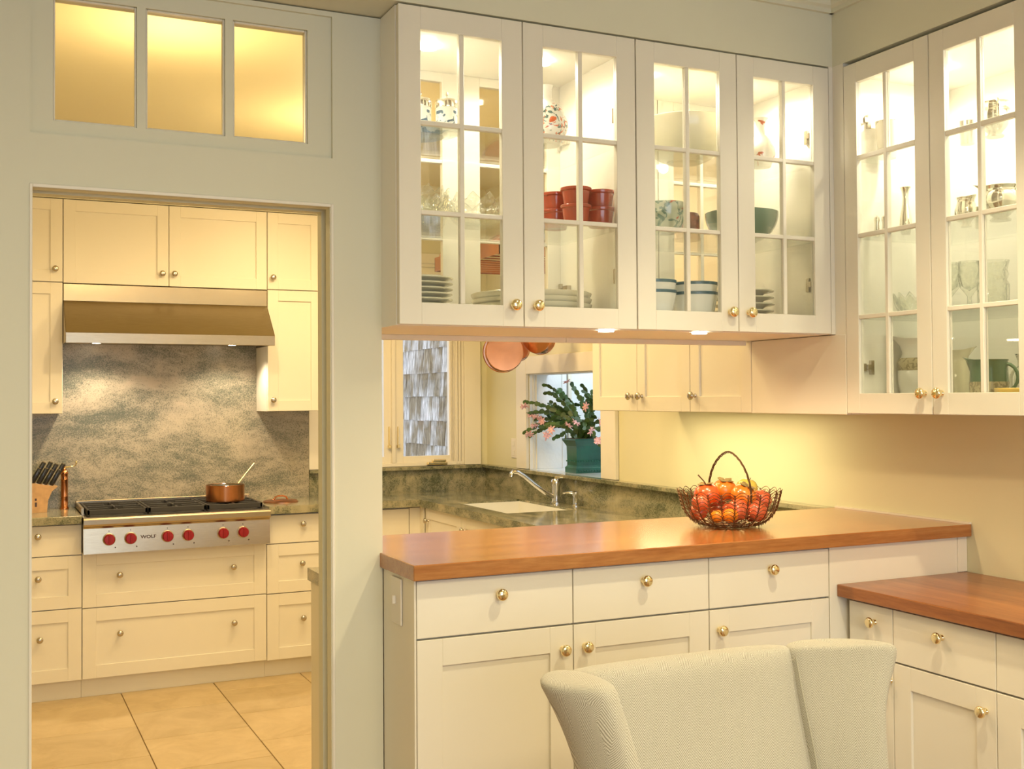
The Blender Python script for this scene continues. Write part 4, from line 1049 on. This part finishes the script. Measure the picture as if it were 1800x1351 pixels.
fr_ = [('persimmon', 'red persimmon with a long dry stem, upper left of the basket', -.086, 0, 1.172, .041, (0, -.1, 0), persr, True),
       ('persimmon', 'orange persimmon with big dry calyx at the front middle of the pile', .026, -.040, 1.166, .042, (.35, .25, 0), persm, False),
       ('persimmon', 'orange persimmon with pale calyx behind the front middle one', .008, .035, 1.180, .040, (.2, -.1, .4), persm, False),
       ('apple', 'yellow-green apple at the upper right of the pile', .100, .040, 1.182, .035, (.2, .25, 0), applegreen, False),
       ('apple', 'red apple at the right rim of the basket', .102, -.030, 1.150, .034, (.3, .2, 0), applered, False),
       ('apple', 'red apple at the left rim of the basket', -.116, -.010, 1.150, .029, (0, -.5, 0), applered, False),
       ('apple', 'red apple between the stemmed persimmon and the orange ones', -.037, .052, 1.158, .034, (.4, 0, 0), applered, False),
       ('mandarin', 'small orange mandarin low at the front left of the basket', -.056, -.082, 1.112, .024, (0, 0, 0), mandm, False),
       ('mandarin', 'small orange mandarin at the very bottom left of the basket', -.083, -.050, 1.108, .022, (0, 0, 0), mandm, False),
       ('apple', 'red apple low in the middle front of the basket', -.014, -.064, 1.126, .034, (.9, 0, 0), applered, False),
       ('apple', 'red apple low in front of the orange persimmons', .048, -.076, 1.120, .035, (.6, .4, 0), applered, False),
       ('persimmon', 'red persimmon low at the right side of the basket', .082, -.006, 1.112, .034, (1.2, .3, 0), persr, False),
       ('apple', 'red apple low at the left under the stemmed persimmon', -.096, .030, 1.116, .029, (.2, -.9, 0), applered, False),
       ('apple', 'red apple buried at the back centre of the basket', .012, .078, 1.118, .036, (.2, 0, 0), applered, False),
       ('apple', 'red apple on the basket floor in the centre', .004, -.002, 1.109, .035, (.2, 0, 0), applered, False)]
for a in fr_: fruit(*a)

# ---------------------------------------------------------------- potted Christmas cactus
pc = thing('potted_cactus', 'flowering pink Christmas cactus in a rectangular green glazed planter', 'plant', (2.905, 5.335, 1.0672))
def frustum(x0, x1, y0, y1, z0, e0, z1, e1, bm=None):
    bm = bm or bmesh.new()
    A = [bm.verts.new(p) for p in ((x0-e0, y0-e0, z0), (x1+e0, y0-e0, z0), (x1+e0, y1+e0, z0), (x0-e0, y1+e0, z0))]
    C = [bm.verts.new(p) for p in ((x0-e1, y0-e1, z1), (x1+e1, y0-e1, z1), (x1+e1, y1+e1, z1), (x0-e1, y1+e1, z1))]
    for i in range(4): bm.faces.new([A[i], A[(i+1) % 4], C[(i+1) % 4], C[i]])
    bm.faces.new(A); bm.faces.new(C); return bm
pb = frustum(0, .28, 0, .115, 0, .006, .028, .006)
frustum(0, .28, 0, .115, .028, .006, .04, -.004, pb); frustum(0, .28, 0, .115, .04, -.004, .145, .0, pb); frustum(0, .28, 0, .115, .145, .0, .178, .018, pb); frustum(0, .28, 0, .115, .178, .018, .186, .018, pb)
obj('planter', pb, plantpot, pc)
obj('relief_band', BB([(.006+.0165*i, .018+.0165*i, -.0095, -.005, .060, .068) for i in range(16)]+[(-.0095, -.005, .010+.0165*i, .022+.0165*i, .060, .068) for i in range(6)]+[(.006+.0165*i, .018+.0165*i, -.0095, -.005, .008, .016) for i in range(16)], bev=.001), plantpot, pc)
obj('soil', B(-.01, .29, -.01, .125, .180, .1875), soilm, pc)
rnd = random.Random(11)
def pad(bm, p, d, up, L, W):
    d = d.normalized(); s = d.cross(up)
    if s.length < 1e-4: s = d.cross(Vector((1, 0, 0)))
    s.normalize(); n = s.cross(d).normalized()
    pts = [(0, .12), (.25, .42), (.45, .38), (.62, .5), (.85, .40), (1.0, .16)]
    lo, hi = [], []
    ring = [(t, w) for t, w in pts]+[(t, -w) for t, w in pts[::-1]]
    a = [bm.verts.new(p+d*(t*L)+s*(w*W)+n*.0006) for t, w in ring]
    b = [bm.verts.new(p+d*(t*L)+s*(w*W)-n*.0012) for t, w in ring]
    bm.faces.new(a); bm.faces.new(b[::-1])
    for i in range(len(a)): bm.faces.new([a[i], b[i], b[(i+1) % len(a)], a[(i+1) % len(a)]])
def uv3(px, py, X):                       # rough reading of where the branch tips sit on the plant
    Y = (5.798-(px-930)*.0066)*X/2.85
    return Vector((X-2.905, Y-5.335, 1.624-(py-655)*.00334-1.0672))
tips = [(918, 706, 2.80), (928, 725, 2.84), (935, 752, 2.84), (945, 757, 2.86), (938, 738, 2.88), (968, 690, 2.90), (975, 684, 2.95), (990, 690, 2.98), (1010, 682, 2.95), (1030, 684, 2.98), (1040, 700, 2.98), (972, 712, 2.92), (985, 722, 2.92), (980, 742, 2.86),
        (960, 748, 2.86), (988, 762, 2.86), (1005, 705, 3.0), (1022, 712, 3.05), (1048, 730, 3.0), (1058, 742, 3.02), (1062, 758, 3.0), (1045, 760, 2.95), (1030, 745, 2.92), (1012, 748, 2.90), (996, 740, 2.90), (950, 722, 2.9), (1050, 700, 3.08), (1035, 722, 3.1), (1015, 735, 3.05), (965, 730, 3.0)]
flowers = []
for i, (px, py, X) in enumerate(tips):
    e = uv3(px, py, X); s0 = Vector((rnd.uniform(.02, .14), rnd.uniform(.03, .09), .185))
    mid = (s0*.6+e*.4)+Vector((.01, -.01, .07+rnd.uniform(0, .05)))
    bm = bmesh.new(); N = max(4, int((e-s0).length/.036)); prev = s0
    for k in range(1, N+1):
        t = k/N; p = s0*(1-t)**2+mid*2*t*(1-t)+e*t*t
        d = p-prev; up = Vector((-.45+rnd.uniform(-.5, .5), -.75+rnd.uniform(-.5, .5), .25+rnd.uniform(-.5, .5)))
        if k <= 2: tube(bm, [prev, p], .0035, 5)
        pad(bm, prev, d, up, d.length*1.06, rnd.uniform(.023, .033))
        if k > 2 and rnd.random() < .85:
            dd = (d.normalized()+Vector((rnd.uniform(-.8, .8), rnd.uniform(-.8, .8), rnd.uniform(-.3, .6)))).normalized()
            pad(bm, p, dd, up, rnd.uniform(.032, .046), rnd.uniform(.020, .028))
            if rnd.random() < .4: pad(bm, p+dd*.036, dd+Vector((0, 0, -.5)), up, .034, .021)
        prev = p
    obj('branch', bm, leafm, pc)
fl_at = [(1000, 674, 2.93), (920, 712, 2.79), (934, 728, 2.82), (955, 738, 2.85), (972, 752, 2.84), (1003, 742, 2.86), (1016, 738, 2.87), (1041, 752, 2.90), (1056, 738, 2.95), (1050, 768, 2.92), (930, 760, 2.82), (940, 745, 2.83), (962, 762, 2.83), (1032, 714, 2.9), (945, 730, 2.82)]
for i, (px, py, X) in enumerate(fl_at):
    c = uv3(px, py, X); bm = bmesh.new(); ax = Vector((rnd.uniform(-.6, .1), rnd.uniform(-.6, .3), rnd.uniform(-.9, .2) if i else .8)).normalized()
    for layer in range(2):
        for k in range(6):
            a = 2*PI*k/6+layer*.5; q1 = ax.orthogonal().normalized(); q2 = ax.cross(q1)
            rd = (q1*math.cos(a)+q2*math.sin(a)); d = (rd*.9+ax*(.5 if layer == 0 else -.3)).normalized()
            pad(bm, c+ax*.008*layer, d, ax, rnd.uniform(.022, .032), .010)
    obj('flower', bm, petalm, pc)

# ---------------------------------------------------------------- wing chair (faces the camera, back towards the cabinets)
ch = thing('wing_chair', 'cream herringbone wing chair in front of the base cabinets', 'chair', (1.32, 1.62, 0))
OX, OY = 1.32, 1.62
def uvize(me):
    uv = me.uv_layers.new(name='uv')
    for p in me.polygons:
        n = p.normal
        for li in p.loop_indices:
            c = me.vertices[me.loops[li].vertex_index].co
            if abs(n.z) > .75: uv.data[li].uv = (c.x+5, c.y+5)
            elif abs(n.x) > .8: uv.data[li].uv = (c.y+5, c.z+5)
            else: uv.data[li].uv = (c.x-c.y*.75+5, c.z+5)
def loft(name, levels, parent, sub=2):
    """levels: list of (z or list of z, [(x,y)...]) closed plan loops of equal count"""
    bm = bmesh.new(); rings = []
    for z_, lp in levels:
        rings.append([bm.verts.new((x-OX, y-OY, (z_[i] if isinstance(z_, list) else z_))) for i, (x, y) in enumerate(lp)])
    n = len(rings[0])
    for a, b in zip(rings, rings[1:]):
        for i in range(n): bm.faces.new([a[i], a[(i+1) % n], b[(i+1) % n], b[i]])
    bm.faces.new(rings[0][::-1]); bm.faces.new(rings[-1])
    me = mesh_of(name, bm, fabric, True, 180); uvize(me)
    o = link(name, me, parent)
    md = o.modifiers.new('soft', 'SUBSURF'); md.levels = sub; md.render_levels = sub
    return o
def lerp(a, b, t): return [(p[0]*(1-t)+q_[0]*t, p[1]*(1-t)+q_[1]*t) for p, q_ in zip(a, b)]
def inset(lp, f):
    cx = sum(p[0] for p in lp)/len(lp); cy = sum(p[1] for p in lp)/len(lp)
    return [(cx+(x-cx)*f, cy+(y-cy)*f) for x, y in lp]
# backrest
def bl(yi, bul, x0=1.035, x1=1.60, th=.085):
    xs = [x0, x0+.14, x0+.28, x1-.14, x1]
    f_ = [(x, yi-bul*(1-((x-(x0+x1)/2)/((x1-x0)/2))**2)) for x in xs]
    return f_+[(x, yi+th) for x in xs[::-1]]
lv = []
for z_, yi in ((.42, 1.775), (.45, 1.78), (.60, 1.822), (.75, 1.872), (.86, 1.908), (.905, 1.920)): lv.append((z_, bl(yi, .014)))
lv.append((.930, bl(1.929, .012, 1.038, 1.597, .070))); lv.append((.943, bl(1.946, .006, 1.045, 1.59, .042)))
loft('backrest', lv, ch)
# wings: plan loops front-outer, front-mid, front-inner, inner-mid, inner-back, outer-back, outer-mid
LT = [(1.018, 1.818), (1.052, 1.806), (1.083, 1.826), (1.086, 1.890), (1.075, 1.96), (1.02, 2.03), (.945, 1.925)]
LM = [(1.040, 1.792), (1.072, 1.782), (1.100, 1.802), (1.102, 1.86), (1.090, 1.92), (1.04, 1.99), (.990, 1.905)]
LB = [(1.056, 1.765), (1.088, 1.755), (1.118, 1.775), (1.118, 1.82), (1.105, 1.87), (1.06, 1.945), (1.015, 1.87)]
LL = [(1.052, 1.70), (1.090, 1.69), (1.125, 1.71), (1.12, 1.74), (1.11, 1.80), (1.06, 1.86), (1.018, 1.79)]
loft('wing', [(.40, LL), (.42, LL), (.60, lerp(LL, LB, .5)), (.75, LB), (.85, LM), (.915, lerp(LM, LT, .8)), ([.935]*6+[.925], LT), ([.945]*6+[.938], inset(LT, .72))], ch)
RT = [(1.772, 1.782), (1.712, 1.806), (1.650, 1.868), (1.598, 1.915), (1.570, 1.945), (1.60, 2.01), (1.722, 1.935)]
RM = [(1.708, 1.772), (1.675, 1.790), (1.630, 1.84), (1.590, 1.885), (1.563, 1.91), (1.59, 1.97), (1.68, 1.91)]
RB = [(1.690, 1.745), (1.655, 1.762), (1.615, 1.80), (1.585, 1.84), (1.560, 1.865), (1.58, 1.93), (1.66, 1.87)]
RL = [(1.660, 1.69), (1.625, 1.70), (1.60, 1.72), (1.57, 1.76), (1.55, 1.79), (1.57, 1.85), (1.63, 1.79)]
loft('wing', [(.40, RL), (.42, RL), (.60, lerp(RL, RB, .5)), (.74, RB), (.84, RM), (.915, lerp(RM, RT, .8)), ([.952, .946, .938, .934, .932, .934, .944], RT), ([.962, .955, .946, .942, .940, .942, .953], inset(RT, .84))], ch)
# welts following the wing fronts
def welt(pts, name='welt'):
    obj(name, tube(bmesh.new(), [(x-OX, y-OY, z_) for x, y, z_ in pts], .0020, 6), P('fabric_welt', (.40, .38, .30), rough=.9), ch, smooth=True)
welt([(1.070, 1.698, .44), (1.078, 1.742, .62), (1.085, 1.765, .75), (1.070, 1.787, .84), (1.055, 1.806, .905)])
welt([(1.5525, 1.770, .50), (1.558, 1.81, .62), (1.564, 1.853, .75), (1.568, 1.890, .85), (1.574, 1.918, .92)])
st = [(1.09, 1.27), (1.32, 1.25), (1.55, 1.27), (1.58, 1.45), (1.57, 1.78), (1.32, 1.80), (1.08, 1.78), (1.06, 1.45)]
loft('seat', [(.30, inset(st, .99)), (.32, st), (.42, st), (.465, st), (.49, inset(st, .93))], ch)
for x, y in ((1.10, 1.30), (1.54, 1.30), (1.10, 1.78), (1.54, 1.78)):
    obj('leg', extrude_profile([(-.018, -.018), (.018, -.018), (.018, .018), (-.018, .018)], 'Z', 0, .31), darkwood, ch, (x-OX, y-OY, 0))
